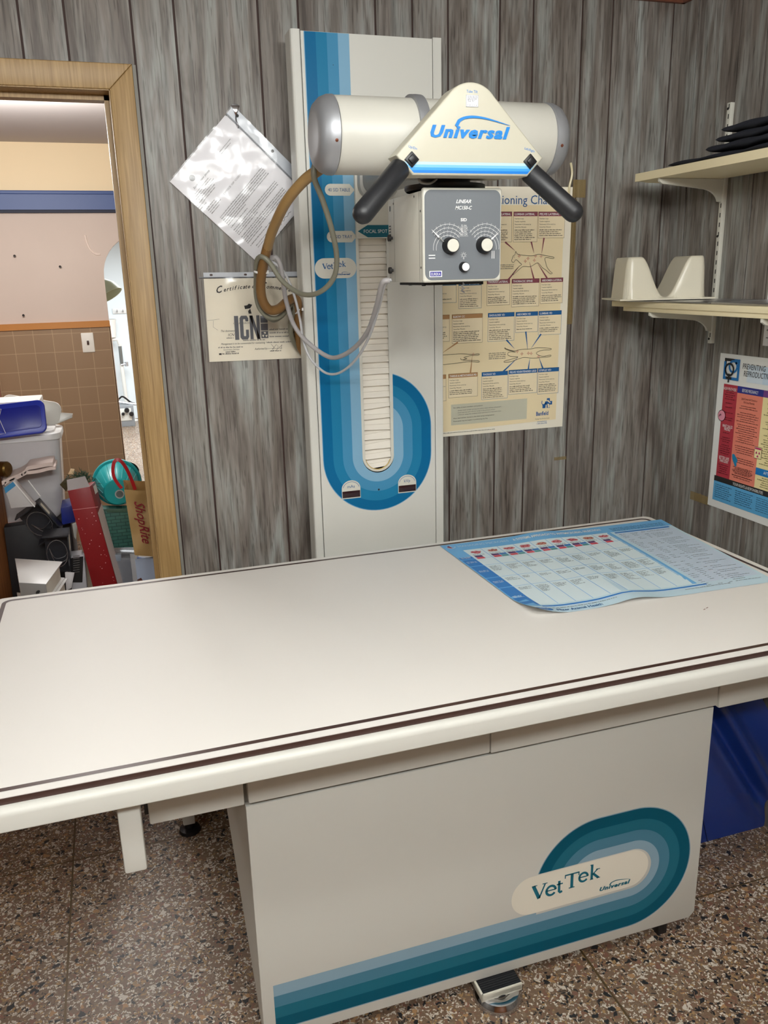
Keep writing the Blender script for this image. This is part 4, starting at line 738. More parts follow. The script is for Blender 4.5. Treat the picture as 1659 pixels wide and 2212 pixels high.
pw.poly([(x0-s_*2.1, z0-s_*1.6), (x0-s_*1.0, z0-s_*1.6), (x0-s_*.9, z0-s_*.5), (x0-s_*.8, z0+s_*.2), (x0-s_*1.2, z0+s_*.2), (x0-s_*1.5, z0-s_*.2), (x0-s_*2.1, z0-s_*.3)], fb, LB, 3); pw.line([(x0-s_*2.0, z0-s_*.6), (x0-s_*2.4, z0+s_*.1), (x0-s_*2.3, z0+s_*.9)], .0022, fb, LB, 3)
pw.poly([(x0-s_*.6, z0+s_*.9), (x0-s_*.2, z0+s_*.5), (x0+s_*.7, z0-s_*.1), (x0+s_*.9, z0+s_*.15), (x0+s_*.3, z0+s_*.6), (x0, z0+s_*1.1)], fb, POSTP, 4); pw.poly([(x0-s_*.3, z0-s_*.2), (x0+s_*.3, z0-s_*.3), (x0+s_*.5, z0-s_*1.3), (x0-s_*.1, z0-s_*1.6)], fb, POSTP, 4)
pw.build('wall_poster', label='large beige radiograph positioning chart taped on the panelled wall beside the tube stand', cat='poster')
TAPE = mat('yellowed_tape', (170, 146, 96), .3, alpha=.38)
def tape(u0, v0, u1, v1, lab, wall='y'):
    q = MB()
    if wall == 'y': a = at(u0, v0, y=WALLY); b = at(u1, v1, y=WALLY); q.prism([(a.x, b.z), (b.x, b.z), (b.x, a.z), (a.x, a.z)], XZ(WALLY), .0002, .0007, TAPE)
    else: a = at(u0, v0, x=WALLX); b = at(u1, v1, x=WALLX); q.box(WALLX-.0007, WALLX-.0002, b.y, a.y, b.z, a.z, TAPE)
    q.build('tape_strip', label=lab, cat='tape')
tape(1238, 388, 1264, 427, 'short yellowed tape remnant on the panelling right of the beige chart, upper corner')
tape(1226, 430, 1236, 700, 'long narrow yellowed tape mark running down the panelling beside the beige chart')
tape(1197, 988, 1223, 992, 'thin tape mark on the panelling below the beige chart')
tape(1492, 1060, 1530, 1092, 'yellowed tape remnant at the lower left corner of the red and blue poster', 'x')
q = MB(); a = at(1233, 352, y=WALLY-.003); b = at(1229, 420, y=WALLY-.003); q.tube(spline([a, a+Vector((.002, -.006, -.03)), b+Vector((-.002, -.004, .02)), b], 6), .0035, mat('twisted_tape', (226, 214, 176), .3), 8); q.build('tape_twist', label='pale twisted tape tail hanging at the top right corner of the beige chart', cat='tape')
# ---------------------------------------------------------------- right wall
def track():
    r = thing('shelf_track', 'white slotted shelf standard screwed to the right wall, carrying both shelves', 'shelf track', (WALLX, 2.05, 1.38))
    q = MB(); q.box(WALLX-.013, WALLX, 2.038, 2.053, 1.372, 2.015, CREAM, .001); q.build('channel', r)
    q = MB(); z = 1.39
    while z < 2.0: q.box(WALLX-.0135, WALLX-.0128, 2.0425, 2.0455, z, z+.012, DARK); z += .0254
    for z in (1.385, 1.67, 2.0): q.lathe([(.0035, 0), (.0035, .0012), (0, .0016)], (WALLX-.013, 2.0475, z), (-1, 0, 0), DARK, 8)
    q.build('slots', r); return r
track()
def bracket(y, zt, tip, lab):
    q = MB(); fbk = Fr((0, y, 0), (1, 0, 0), (0, 0, 1)); dx = WALLX-.013-tip
    pr = [(tip+dx, zt-.0005), (tip+.004, zt-.0005), (tip+.0005, zt+.006), (tip-.002, zt+.003), (tip-.002, zt-.008), (tip+.008, zt-.014)]+[(tip+dx*.60, zt-.0245)]+arcpts(tip+dx*.64, zt-.064, dx*.30, 88, 8, 8, .038)+[(tip+dx, zt-.061)]
    q.prism(pr, fbk, -.004, .004, CREAM); q.build('shelf_bracket', label=lab, cat='shelf bracket')
SHELF = mat('shelf_cream', (236, 222, 184), .45, var=.02, bscale=10)
bracket(2.0455, 1.8215, 1.461, 'cream curved shelf bracket under the upper shelf'); bracket(2.0455, 1.4675, 1.457, 'cream curved shelf bracket under the lower shelf, nearer the corner'); bracket(1.61, 1.4675, 1.457, 'cream curved shelf bracket under the lower shelf at the right edge')
q = MB(); fs_ = Fr((0, 0, 1.822), (1, 0, 0), (0, 1, 0)); q.prism([(1.45, 1.15), (WALLX-.014, 1.15), (WALLX-.014, 2.19), (1.50, 2.16), (1.47, 2.138), (1.45, 2.143)], fs_, 0, .021, SHELF, bev=.001); q.build('wall_shelf', label='cream wall shelf holding folded dark blue cloth, the upper of the two shelves', cat='shelf')
q = MB(); q.box(1.448, WALLX-.014, 1.15, 2.225, 1.4805, 1.496, SHELF, .001); q.build('wall_shelf', label='cream wall shelf carrying the white moulded cradle, the lower of the two shelves', cat='shelf')
q = MB(); q.box(1.452, WALLX-.014, 1.15, 2.17, 1.4685, 1.4803, SHELF, .001); q.build('shelf_board', label='second cream board lying directly beneath the lower shelf', cat='board')
# folded aprons: soft stacked folds of dark cloth
NAVY = mat('navy_cloth', (24, 27, 38), .85, bump=.5, bscale=500)
def fold(x0, x1, y0, y1, z0, h, lab, layers, seed):
    rn = random.Random(seed); q = MB(); lh = h/layers
    for L_ in range(layers):
        e0 = rn.uniform(0, .008); e1 = L_*.03+rn.uniform(0, .012); zb = z0+L_*lh
        def fn(a, b, e0=e0, e1=e1, zb=zb, ph=rn.uniform(0, 6)):
            ang = a*2*math.pi; sx = math.copysign(abs(math.cos(ang))**.3, math.cos(ang)); sz = math.copysign(abs(math.sin(ang))**.7, math.sin(ang))
            t = 1-abs(2*b-1)**14; t = max(.0, t)**.45; y = y1-e1-(y1-e1-y0)*b
            return Vector(((x0+x1)/2+sx*((x1-x0)/2-e0)*(.95+.05*t)+.003*math.sin(b*17+ph), y, zb+lh/2+sz*lh*.5*t+.0016*math.sin(b*29+a*9+ph)*t))
        q.grid(fn, 26, 60, NAVY)
    q.build('folded_cloth', label=lab, cat='cloth', sharp=80)
fold(1.462, 1.655, 1.30, 2.035, 1.8445, .012, 'thin flat fold of dark navy cloth at the far end of the upper shelf', 1, 3)
fold(1.462, 1.65, 1.30, 1.885, 1.8605, .056, 'thick folded stack of dark navy cloth at the right of the upper shelf', 3, 5)
# metal plate and moulded cradle on the lower shelf
q = MB(); X = Matrix.Translation((1.56, 1.985, 1.4985)) @ Matrix.Rotation(.12, 4, 'Z'); q.box(-.115, .10, -.16, .15, -.0017, .0017, STEEL, .0008, X=X); q.build('metal_plate', label='thin dark-edged metal sheet lying under the moulded cradle', cat='metal sheet')
q = MB(); q.box(1.462, 1.66, 1.2, 1.80, 1.4965, 1.501, STEEL, .0008); q.build('metal_plate', label='flat grey metal sheet lying along the lower shelf toward the right edge', cat='metal sheet')
CRD = mat('cradle_plastic', (226, 220, 200), .3)
def cradle():
    q = MB(); ux = Vector((.965, -.26, 0)).normalized(); uy = Vector((.26, .965, 0)).normalized(); Ln, Dp, Ht = .232, .135, .112
    c0 = Vector((1.505, 2.085, 1.5065))
    def sst(a, b, x): t = min(1, max(0, (x-a)/(b-a))); return t*t*(3-2*t)
    def fn(a, b, off=0.):
        x = (a-.5)*1.16; y = (b-.5)*1.22
        r = .10; dx = max(0, abs(x)-(.5-r)); dy = max(0, abs(y)-(.5-r*1.6)); d_ = math.hypot(dx/r, dy/(r*1.6))     # rounded plan
        val = min(1, abs(x-.0)/.31); hgt = sst(0, 1, val)**1.15                      # smooth valley between the two humps
        edge = 1-min(1, max(0, (d_-.45)/.55)); edge = (1-(1-edge)**3.2)
        return c0+ux*x*Ln+uy*y*Dp+Vector((0, 0, Ht*edge*(.03+.97*hgt)+off))
    q.grid(lambda a, b: fn(a, b), 90, 60, CRD); q.grid(lambda a, b: fn(a, b, -.004), 60, 40, CRD)
    e = [(a/60, 0) for a in range(60)]+[(1, b/40) for b in range(40)]+[(1-a/60, 1) for a in range(60)]+[(0, 1-b/40) for b in range(40)]
    vs = [fn(*p) for p in e]+[fn(*p, -.004) for p in e]; n = len(e); q.add(vs, [(i, (i+1) % n, n+(i+1) % n, n+i) for i in range(n)], CRD)
    q.build('positioning_cradle', label='off-white moulded plastic cradle with two humps on the lower shelf', cat='cradle', sharp=70)
cradle()
# poster on the right wall
rp = MB(); fr_ = Fr((WALLX-.002, 2.006, .891), (0, -1, 0), (0, 0, 1)); RW, RH = .61, .456
def W3(u, v): P = at(1460+u/5.5276, 740+v/5.5276, x=WALLX-.002); return fr_.inv(P)
rp.prism([(0, 0), (RW, 0), (RW, RH), (0, RH)], fr_, -.0015, 0, mat('poster_white', (232, 232, 228), .4))
RED = mat('col_red', (178, 52, 66), .45); SAL = mat('col_salmon', (232, 134, 112), .45); YEL = mat('col_yellow', (242, 226, 168), .45); NV = mat('col_navy', (38, 44, 130), .45); SKY = mat('col_sky', (92, 168, 214), .45); PUR = mat('col_purple', (110, 60, 130), .45)
c1, c2, c3 = .026, W3(735, 600)[0], W3(1050, 600)[0]; zt = W3(640, 500)[1]; zb = W3(640, 1700)[1]
rp.rect(c1, .042, c2, zt, fr_, RED, 1); rp.rect(c2, .042, c3, zt, fr_, SAL, 1); rp.rect(c3, .042, RW-.02, zt, fr_, YEL, 1); rp.rect(c2, zt-.019, c3, zt, fr_, NV, 2); rp.rect(c3, zt-.019, c3+.13, zt, fr_, PUR, 2)
rp.rect(.020, .083-.002, RW-.02, .097, fr_, INK, 2); rp.rect(.020, .022, RW-.02, .081, fr_, SKY, 2)
rp.rect(c3-.0, .135, RW-.02, .155, fr_, mat('col_blue', (24, 120, 190), .45), 2); rp.text('AFTER', fr_, c3+.03, .141, .009, WINK, 3, width=.03)
for k in range(8): rp.rect(.115+k*.06, zt+.014, .115+(k+1)*.06, zt+.062, fr_, mat('sky_tint_%d' % k, (214-k*14, 226-k*8, 236-k*3), .45), 1)
xa, ya = W3(800, 312); xb, yb_ = W3(812, 400); ht = W3(800, 245)[1]-ya; wt = W3(1072, 345)[0]-xa; rp.text('PREVENTING', fr_, xa, ya, ht, INK, 3, width=wt, shear=.08); rp.text('REPRODUCTIVE HAZARDS', fr_, xb, yb_, ht, INK, 3, width=wt*1.98, shear=.08)
rp.text('HOW MUCH RISK?', fr_, (c1+c2)/2, zt-.017, .009, WINK, 3, 'c', width=.052); rp.text('BEFORE PREGNANCY', fr_, (c2+c3)/2, zt-.0145, .009, WINK, 3, 'c', width=.062)
rp.text('WHAT CAN GO', fr_, (c1+c2)/2+.002, W3(600, 1015)[1], .009, WINK, 3, 'c', width=.042); rp.text('WRONG?', fr_, (c1+c2)/2+.002, W3(600, 1050)[1], .009, WINK, 3, 'c', width=.026)
rp.text('BETTER SAFE', fr_, (c1+c2)/2, W3(555, 1390)[1], .009, WINK, 3, 'c', width=.042); rp.text('THAN SORRY', fr_, (c1+c2)/2, W3(555, 1428)[1], .009, WINK, 3, 'c', width=.038)
rp.text('YOUR RIGHTS & RESPONSIBILITIES', fr_, .10, .0845, .0085, WINK, 3, width=.12)
def para(x0, x1, y0, y1, mt, ctr=True):
    y = y0; cx = (x0+x1)/2
    while y > y1: w_ = (x1-x0)/2*random.uniform(.6, 1); rp.greek(fr_, cx-w_ if ctr else x0, cx+w_, y, .0026, mt, 3); y -= .0062
RI = mat('ink_maroon', (84, 22, 34), .5); SI = mat('ink_brown', (110, 56, 50), .5)
for a, b in ((W3(630, 575)[1], W3(620, 690)[1]), (W3(620, 725)[1], W3(620, 740)[1]), (W3(620, 775)[1], W3(620, 800)[1]), (W3(640, 845)[1], W3(640, 870)[1]), (W3(630, 905)[1], W3(630, 945)[1]), (W3(590, 1080)[1], W3(590, 1100)[1]), (W3(580, 1135)[1], W3(580, 1190)[1]), (W3(570, 1225)[1], W3(570, 1330)[1]), (W3(540, 1460)[1], .105)): para(c1+.006, c2-.006, a, b, RI)
rp.text('Special Contact with Chemicals or', fr_, (c2+c3)/2, zt-.036, .0062, SI, 3, 'c', width=.062); rp.text('Infectious Materials', fr_, (c2+c3)/2, zt-.045, .0062, SI, 3, 'c', width=.042)
for a, b in ((zt-.055, zt-.062), (zt-.074, zt-.10), (zt-.108, zt-.16), (zt-.17, zt-.19), (zt-.205, zt-.222), (zt-.232, zt-.262), (.135, .118), (.114, .104)): para(c2+.006, c3-.006, a, b, SI)
for k in range(2): para(c3+.008+k*.15, c3+.14+k*.15, zt-.03, .165, mat('ink_olive', (110, 100, 60), .5)); para(c3+.008+k*.15, c3+.14+k*.15, .128, .10, mat('ink_olive', (110, 100, 60), .5))
for k in range(3): para(.028+k*.085, .10+k*.085, .07, .03, mat('ink_navy', (24, 56, 92), .5), False)
# interlocked symbols in a rounded frame
bx = W3(592, 180)[0]; bz = W3(572, 432)[1]; bw = W3(768, 300)[0]-bx; bh = W3(592, 182)[1]-bz
for pts, mt in (([(bx+.004, bz+bh*.75), (bx+.004, bz+bh-.004), (bx+bw*.75, bz+bh-.004)], INK), ([(bx+bw*.7, bz+bh-.004), (bx+bw-.004, bz+bh-.004), (bx+bw-.004, bz+.004), (bx+.004, bz+.004), (bx+.004, bz+bh*.78)], mat('symbol_blue', (24, 112, 178), .45))):
    for i in range(len(pts)-1):
        (a0, b0), (a1_, b1_) = pts[i], pts[i+1]; rp.rect(min(a0, a1_)-.004, min(b0, b1_)-.004, max(a0, a1_)+.004, max(b0, b1_)+.004, fr_, mt, 2+i+(3 if mt is not INK else 0))
rp.line(arcpts(bx+bw*.60, bz+bh*.64, .0155, 0, 360, 30), .0062, fr_, MATS['symbol_blue'], 7); rp.line([(bx+bw*.72, bz+bh*.78), (bx+bw*.98, bz+bh*.98)], .006, fr_, MATS['symbol_blue'], 7)
rp.line(arcpts(bx+bw*.38, bz+bh*.48, .0165, 0, 360, 30), .0062, fr_, INK, 8); rp.line([(bx+bw*.38, bz+bh*.29), (bx+bw*.38, bz-.008)], .006, fr_, INK, 9); rp.line([(bx+bw*.2, bz+.005), (bx+bw*.56, bz+.005)], .007, fr_, INK, 10)
x, y = W3(540, 868); rp.poly(arcpts(x+.004, y, .0165, 0, 360, 20, .017)[:-1], fr_, mat('bubble_rim', (60, 24, 34), .5), 4); rp.poly(arcpts(x+.004, y, .0145, 0, 360, 20, .015)[:-1], fr_, mat('bubble_pink', (226, 150, 168), .5), 5); rp.line([(x-.002+.004*math.cos(i), y+.004*math.sin(i*1.4)) for i in range(8)], .002, fr_, mat('bubble_dark', (110, 60, 80), .5), 6)
x, y = W3(705, 1410); rp.poly([(x-.012, y+.017), (x-.004, y+.019), (x+.010, y+.006), (x+.012, y-.002), (x+.008, y-.004), (x+.010, y-.012), (x+.004, y-.017), (x-.002, y-.008), (x-.010, y+.004)], fr_, mat('glove_blue', (30, 132, 176), .45), 4)
x, y = W3(985, 1320); rp.rect(x-.014, y-.016, x+.014, y+.017, fr_, INK, 4); rp.rect(x-.013, y-.015, x+.013, y+.016, fr_, YEL, 5); rp.rect(x-.012, y+.010, x+.012, y+.015, fr_, mat('magenta', (196, 60, 120), .5), 6)
for a in (30, 150, 270): rp.poly([(x+.002*math.cos(math.radians(a)), y-.003+.002*math.sin(math.radians(a)))]+[(x+.009*math.cos(math.radians(b)), y-.003+.009*math.sin(math.radians(b))) for b in (a-28, a, a+28)], fr_, MATS['magenta'], 6)
rp.build('wall_poster', label='white poster with red, salmon and blue columns on the right wall below the shelves', cat='poster')
q = MB(); q.box(WALLX-.0015, WALLX, 1.64, 1.845, 1.379, 1.62, PAPER); fn_ = Fr((WALLX-.0015, 1.845, 1.379), (0, -1, 0), (0, 0, 1)); q.greek(fn_, .01, .18, .02, .004, INK, 1); q.greek(fn_, .01, .18, .04, .004, INK, 1); q.build('paper_notice', label='plain white paper notice under the lower shelf at the right edge', cat='paper')
# blue vinyl mat leaning in the corner under the table end
VIN = mat('blue_vinyl', (24, 56, 138), .3, var=.03, coat=.6)
mt_ = thing('vinyl_mat', 'blue vinyl positioning mat leaning on the right wall beyond the table pedestal', 'mat', (1.5, 1.75, 0))
q = MB(); PO = [(1.30, 0), (1.672, 0), (1.674, .33), (1.60, .435), (1.535, .555), (1.45, .70), (1.30, .70)]
def fmat(a, b):
    x0 = 1.30; z = b*.61; xr = 1.674 if z < .33 else 1.674-(z-.33)*.62; x = x0+(xr-x0)*a
    s_ = x*.84+z*.54; rip = .034*math.exp(-((s_-1.475)/.026)**2)+.030*math.exp(-((s_-1.405)/.024)**2)+.03*math.exp(-((s_-1.62)/.05)**2)-.02*math.exp(-((s_-1.44)/.02)**2)
    return Vector((x, 1.642+.03*z-rip*min(1, b*4), z))
q.grid(fmat, 200, 110, VIN); q.grid(lambda a, b: fmat(1-a, b)+Vector((0, .10, 0)), 20, 20, VIN)
for a0 in (0, 1): q.grid(lambda a, b: fmat(a0, b)+Vector((0, .10*a, 0)), 4, 40, VIN)
for b0 in (0, 1): q.grid(lambda a, b: fmat(a, b0)+Vector((0, .10*b, 0)), 70, 3, VIN)
q.build('cover', mt_)
q = MB(); q.tube([fmat((1.487+.03*(1-i/10)-1.30)/.374-.11, i/10*.17+.0)+Vector((0, -.001, 0)) for i in range(11)], .0015, mat('seam_navy', (12, 28, 84), .4), 6); q.build('seam', mt_)
# ---------------------------------------------------------------- the open door and the storage heap beyond the doorway
dr = MB(); H_ = Vector((-.762, 2.405, 0)); FE = Vector((-.4135, 3.08, 0)); dd = (FE-H_).normalized(); nn = Vector((dd.y, -dd.x, 0))
fd = Fr(H_, dd, (0, 0, 1)); LW = (FE-H_).length
dr.prism([(0, .012), (LW, .012), (LW, 2.02), (0, 2.02)], fd, -.036, 0, DOORWOOD, bev=.002)
do = dr.build('door_1', kind='structure')
q = MB(); BRASS = mat('aged_brass', (120, 96, 52), .35, .9); kp = fd.p(LW-.055, .985, 0)
q.lathe([(.032, 0), (.03, .004), (.012, .007), (.011, .026), (.02, .032), (.0265, .042), (.0265, .066), (.022, .071), (.005, .072), (.0045, .0705), (0, .0705)], kp, nn, BRASS, 28)
q.build('door_knob', do)
q = MB(); q.box(-.36, .14, 2.66, 3.62, .42, .45, mat('bench_grey', (120, 116, 110), .6), .003)
for x in (-.34, .10):
    for y in (2.69, 3.57): q.box(x, x+.03, y, y+.03, 0, .42, GREYM)
q.build('storage_bench', label='low grey bench under the storage heap beyond the doorway', cat='bench'); BZ = .45
def px4(pts, y): return [at(u, v, y=y) for u, v in pts]
def block(name, pts, y, depth, mt, label, cat, bev=.002, parent=None, down=None):
    q = MB(); F_ = px4(pts, y); 
    if down is not None: F_[2] = Vector((F_[2].x, F_[2].y, down)); F_[3] = Vector((F_[3].x, F_[3].y, down))
    q.hexa(F_, [p+Vector((0, depth, 0)) for p in F_], mt, bev); return q
# white binders, stacked
zt_ = .74
for k in range(5):
    dx = (0, .008, -.010, .006, -.004)[k]
    T = [at(u, v, z=zt_) for u, v in ((32, 1206), (135, 1213), (99, 1262), (41, 1259))]
    h0, h1 = zt_-k*.058-.057, zt_-k*.058
    r = thing('ring_binder', ('white ring binder, topmost of the stack on the bench by the door', 'white ring binder, second from the top of the stack by the door', 'white ring binder in the middle of the stack by the door', 'white ring binder, second from the bottom of the stack by the door', 'white ring binder at the bottom of the stack by the door')[k], 'binder', (T[3].x, T[3].y, h0), 'stacked white binders')
    q = MB(); WB = mat('binder_white', (236, 236, 234), .35); PG = mat('page_edges', (232, 228, 216), .7, var=.06, bscale=200)
    def slab(z0, z1, ins, m_): q.hexa([Vector((p.x+dx, p.y, z1))+(sum(T, Vector())/4-Vector((p.x, p.y, zt_))).normalized()*ins for p in T], [Vector((p.x+dx, p.y, z0))+(sum(T, Vector())/4-Vector((p.x, p.y, zt_))).normalized()*ins for p in T], m_, .001)
    slab(h1-.003, h1, 0, WB); slab(h0, h0+.003, 0, WB); q.build('cover', r)
    q = MB(); slab(h0+.003, h1-.003, .014, PG); q.build('pages', r)
    q = MB(); a, b = T[3], T[2]; q.hexa([Vector((a.x+dx, a.y-.001, h0)), Vector((b.x+dx, b.y-.001, h0)), Vector((b.x+dx, b.y-.001, h1)), Vector((a.x+dx, a.y-.001, h1))], [Vector((p.x+dx, p.y+.003, z)) for p, z in ((a, h0), (b, h0), (b, h1), (a, h1))], mat('binder_spine_grey', (138, 136, 134), .4), .0008)
    m_ = (a*.3+b*.7); q.lathe([(.009, 0), (.008, .002), (.004, .002), (.004, .0005), (0, .0005)], (m_.x+dx, m_.y-.001, (h0+h1)/2), (0, -1, 0), DARK, 14); q.build('spine', r)
# black box files with a steel finger ring
def boxfile(P, right, up, w_, h_, dpt, label):
    right = Vector(right).normalized(); up = Vector(up).normalized(); fwd = Vector((0, 1, 0)); r = thing('lever_arch_file', label, 'binder', tuple(P), 'black lever arch files')
    X = Matrix((right, fwd, up)).transposed().to_4x4(); X.translation = P; BK = mat('file_black', (30, 31, 38), .45, bump=.2, bscale=250)
    q = MB(); q.box(0, w_, 0, dpt, 0, .004, BK, X=X); q.box(0, w_, 0, dpt, h_-.004, h_, BK, X=X); q.box(w_-.004, w_, 0, dpt, 0, h_, BK, .001, X=X); q.box(0, w_, dpt-.004, dpt, 0, h_, BK, X=X); q.build('case', r)
    q = MB(); c_ = [X @ Vector((w_*.52+w_*.40*math.cos(i*.314), .006+.012*math.sin(i*.157), h_*.48+h_*.38*math.sin(i*.314))) for i in range(20)]; q.tube(c_, .0013, STEEL, 6, closed=True)
    for k in (.3, .42): q.tube(spline([X @ Vector((w_*.2, .05, h_*.55)), X @ Vector((w_*.4, .04, h_*(k-.12))), X @ Vector((w_*.75, .04, h_*(k-.1))), X @ Vector((w_*.88, .05, h_*k))], 5), .0012, STEEL, 6)
    q.build('ring_mechanism', r)
    q = MB(); q.box(w_, w_+.0008, .01, dpt*.5, h_*.55, h_*.92, mat('label_cream', (226, 218, 196), .5), X=X); q.build('spine_label', r)
    return r
a = at(21, 1139, y=2.86); b = at(86, 1100, y=2.86); c_ = at(137, 1153, y=2.86)
boxfile(at(84, 1180, y=2.93), (1, 0, .62), (-.62, 0, 1), .095, .12, .075, 'black lever arch file tilted on its corner above the others, ring showing')
boxfile(at(97, 1238, y=2.815), (1, 0, -.05), (.05, 0, 1), .082, .125, .10, 'black lever arch file standing behind the white binders')
q = block('', [(8, 1140), (92, 1128), (104, 1250), (20, 1250)], 3.02, .055, mat('crate_black', (26, 26, 30), .5), '', '', down=BZ); q.build('storage_crate', label='black storage crate behind the black files', cat='crate')
q = MB(); A_ = at(118, 1100, y=3.12); q.box(-.34, A_.x+.05, 3.10, 3.30, BZ, .765, mat('box_charcoal', (44, 42, 44), .6), .004); q.build('storage_box', label='dark box carrying the large translucent tub', cat='box')
# translucent tub with white lid
tub = thing('storage_tub', 'large translucent plastic food tub with white lid in the heap', 'tub', (-.34, 3.2, .766)); TUB = mat('tub_plastic', (226, 224, 226), .22, var=.02, trans=.15)
xr_t, xr_b = at(131, 950, y=3.12).x, at(147, 1085, y=3.12).x; ztub = at(125, 940, y=3.12).z
q = MB()
def tubf(a, b):
    k = a*2*math.pi; sx = math.copysign(abs(math.cos(k))**.3, math.cos(k)); sy = math.copysign(abs(math.sin(k))**.3, math.sin(k)); bb = min(1, b/.97); tp = 1 if b < .97 else 0.02
    rx_ = .145+.022*bb-(.02*(1-min(1, bb*12))**2); ry_ = .085+.014*bb
    return Vector((xr_t-.168+sx*rx_*1.0, 3.205+sy*ry_, .766+(ztub-.766)*bb))
q.grid(tubf, 48, 24, TUB); q.build('tub_body', tub)
q = MB(); fl2 = Fr((xr_t-.168, 3.205, 0), (1, 0, 0), (0, 1, 0)); q.prism(rrect(-.172, -.104, .172, .104, .04), fl2, ztub-.012, ztub+.010, mat('lid_white', (236, 236, 234), .35), bev=.006); q.prism(rrect(-.15, -.085, .15, .085, .035), fl2, ztub+.010, ztub+.018, MATS['lid_white'], bev=.004); q.prism(rrect(-.160, -.094, .160, .094, .04), fl2, ztub-.05, ztub-.012, mat('tub_rim', (222, 220, 220), .3)); q.build('tub_lid', tub)
# blue lid leaning in front of the tub top
yb = 3.06; cl = at(30, 906, y=yb); fbL = Fr((cl.x, yb, cl.z), (1, 0, .06), (0, .35, 1))
BLUE = mat('lid_blue', (30, 50, 176), .35); q = MB(); q.prism(rrect(-.10, -.058, .102, .058, .024, 8), fbL, -.012, 0, BLUE, bev=.004); q.prism(rrect(-.048, -.040, .088, .040, .016, 8), fbL, 0, .002, mat('lid_blue_dark', (20, 34, 150), .35), bev=.001)
q.text('PRESCRIPTION', fbL, -.052, .050, .0105, WINK, 9, width=.082, rot=-math.pi/2-.16); q.text('DIET', fbL, -.063, .028, .006, WINK, 9, width=.02, rot=-math.pi/2-.16); q.line([(-.058, .045), (-.036, .040), (-.046, .01), (-.030, -.045), (-.05, -.045)], .0016, fbL, WINK, 9)
q.build('container_lid', label='blue plastic food container lid with white lettering leaning on the tub', cat='lid')
q = MB(); T_ = px4([(-20, 846), (76, 838), (93, 866), (-20, 876)], 3.14); zt2 = at(76, 838, y=3.2).z
wbx = at(84, 850, y=3.1).x; q.box(wbx-.26, wbx, 3.09, 3.24, ztub+.085, ztub+.132, mat('carton_white', (240, 236, 230), .45), .003); q.box(wbx-.10, wbx-.075, 3.088, 3.092, ztub+.085, ztub+.092, mat('kraft_slot', (190, 150, 110), .6)); q.build('white_carton', label='flat white carton on top of the heap', cat='box')
q = MB(); cx = at(104, 888, y=3.27); fL3 = Fr((cx.x, 3.27, cx.z), (1, 0, -.25), (.25, .2, 1)); q.prism(rrect(-.16, -.05, .045, .038, .03, 6), fL3, -.02, .0, mat('frosted_lid', (226, 224, 216), .3), bev=.006); q.prism([(.02, -.052), (.085, -.01), (.085, .006), (.02, .0)], fL3, -.018, -.002, MATS['frosted_lid'], bev=.002); q.build('frosted_lid', label='frosted plastic lid with a spout lying behind the blue lid', cat='lid')
# folded pad
q = MB(); PADM = mat('pad_pink_white', (226, 208, 200), .6); y = 2.98
cen = [at(u, v, y=y) for u, v in ((4, 1044), (20, 1036), (40, 1028), (53, 1020), (60, 1012), (80, 1008), (100, 1004), (114, 1003))]; low = [at(u, v, y=y) for u, v in ((10, 1046), (34, 1034), (56, 1022), (64, 1021), (85, 1018), (104, 1013), (120, 1011))]
for P, w_ in ((spline(cen, 5), .0065), (spline(low, 5), .0055)):
    vs = []; 
    for p in P: vs += [p+Vector((0, 0, w_)), p+Vector((0, .12, w_)), p+Vector((0, .12, -w_)), p+Vector((0, 0, -w_))]
    fs = []
    for i in range(len(P)-1):
        for k in range(4): fs.append((4*i+k, 4*i+(k+1) % 4, 4*i+4+(k+1) % 4, 4*i+4+k))
    n = len(vs)-4; fs += [(0, 1, 2, 3), (n, n+3, n+2, n+1)]; q.add(vs, fs, PADM, True)
q.build('folded_pad', label='folded pinkish white pad with an open slot, in front of the tub', cat='pad', sharp=60)
q = MB(); F_ = px4([(12, 1062), (30, 1044), (76, 1092), (58, 1110)], 2.95); q.hexa([at(u, v, y=2.86) for u, v in ((9, 1054), (30, 1040), (76, 1094), (24, 1098))], [at(u, v, y=2.86)+Vector((0, .05, 0)) for u, v in ((9, 1054), (30, 1040), (76, 1094), (24, 1098))], mat('display_case', (196, 194, 194), .3), .002); q.hexa([at(u, v, y=2.858) for u, v in ((9, 1054), (29, 1040), (34, 1049), (12, 1066))], [at(u, v, y=2.861) for u, v in ((9, 1054), (29, 1040), (34, 1049), (12, 1066))], mat('case_blue', (60, 140, 190), .4))
q.tube([at(29, 1040, y=2.855), at(75, 1095, y=2.855)], .0022, WINK, 6); q.tube([at(61, 1038, y=2.865), at(87, 1072, y=2.865)], .0018, WINK, 6); q.build('clear_case', label='clear plastic case with a blue end leaning beside the door edge', cat='case')
q = block('', [(131, 1098), (160, 1090), (163, 1128), (134, 1134)], 3.0, .12, mat('basket_blue', (36, 50, 140), .4), '', ''); q.build('plastic_basket', label='small dark blue plastic basket beside the black file', cat='basket')
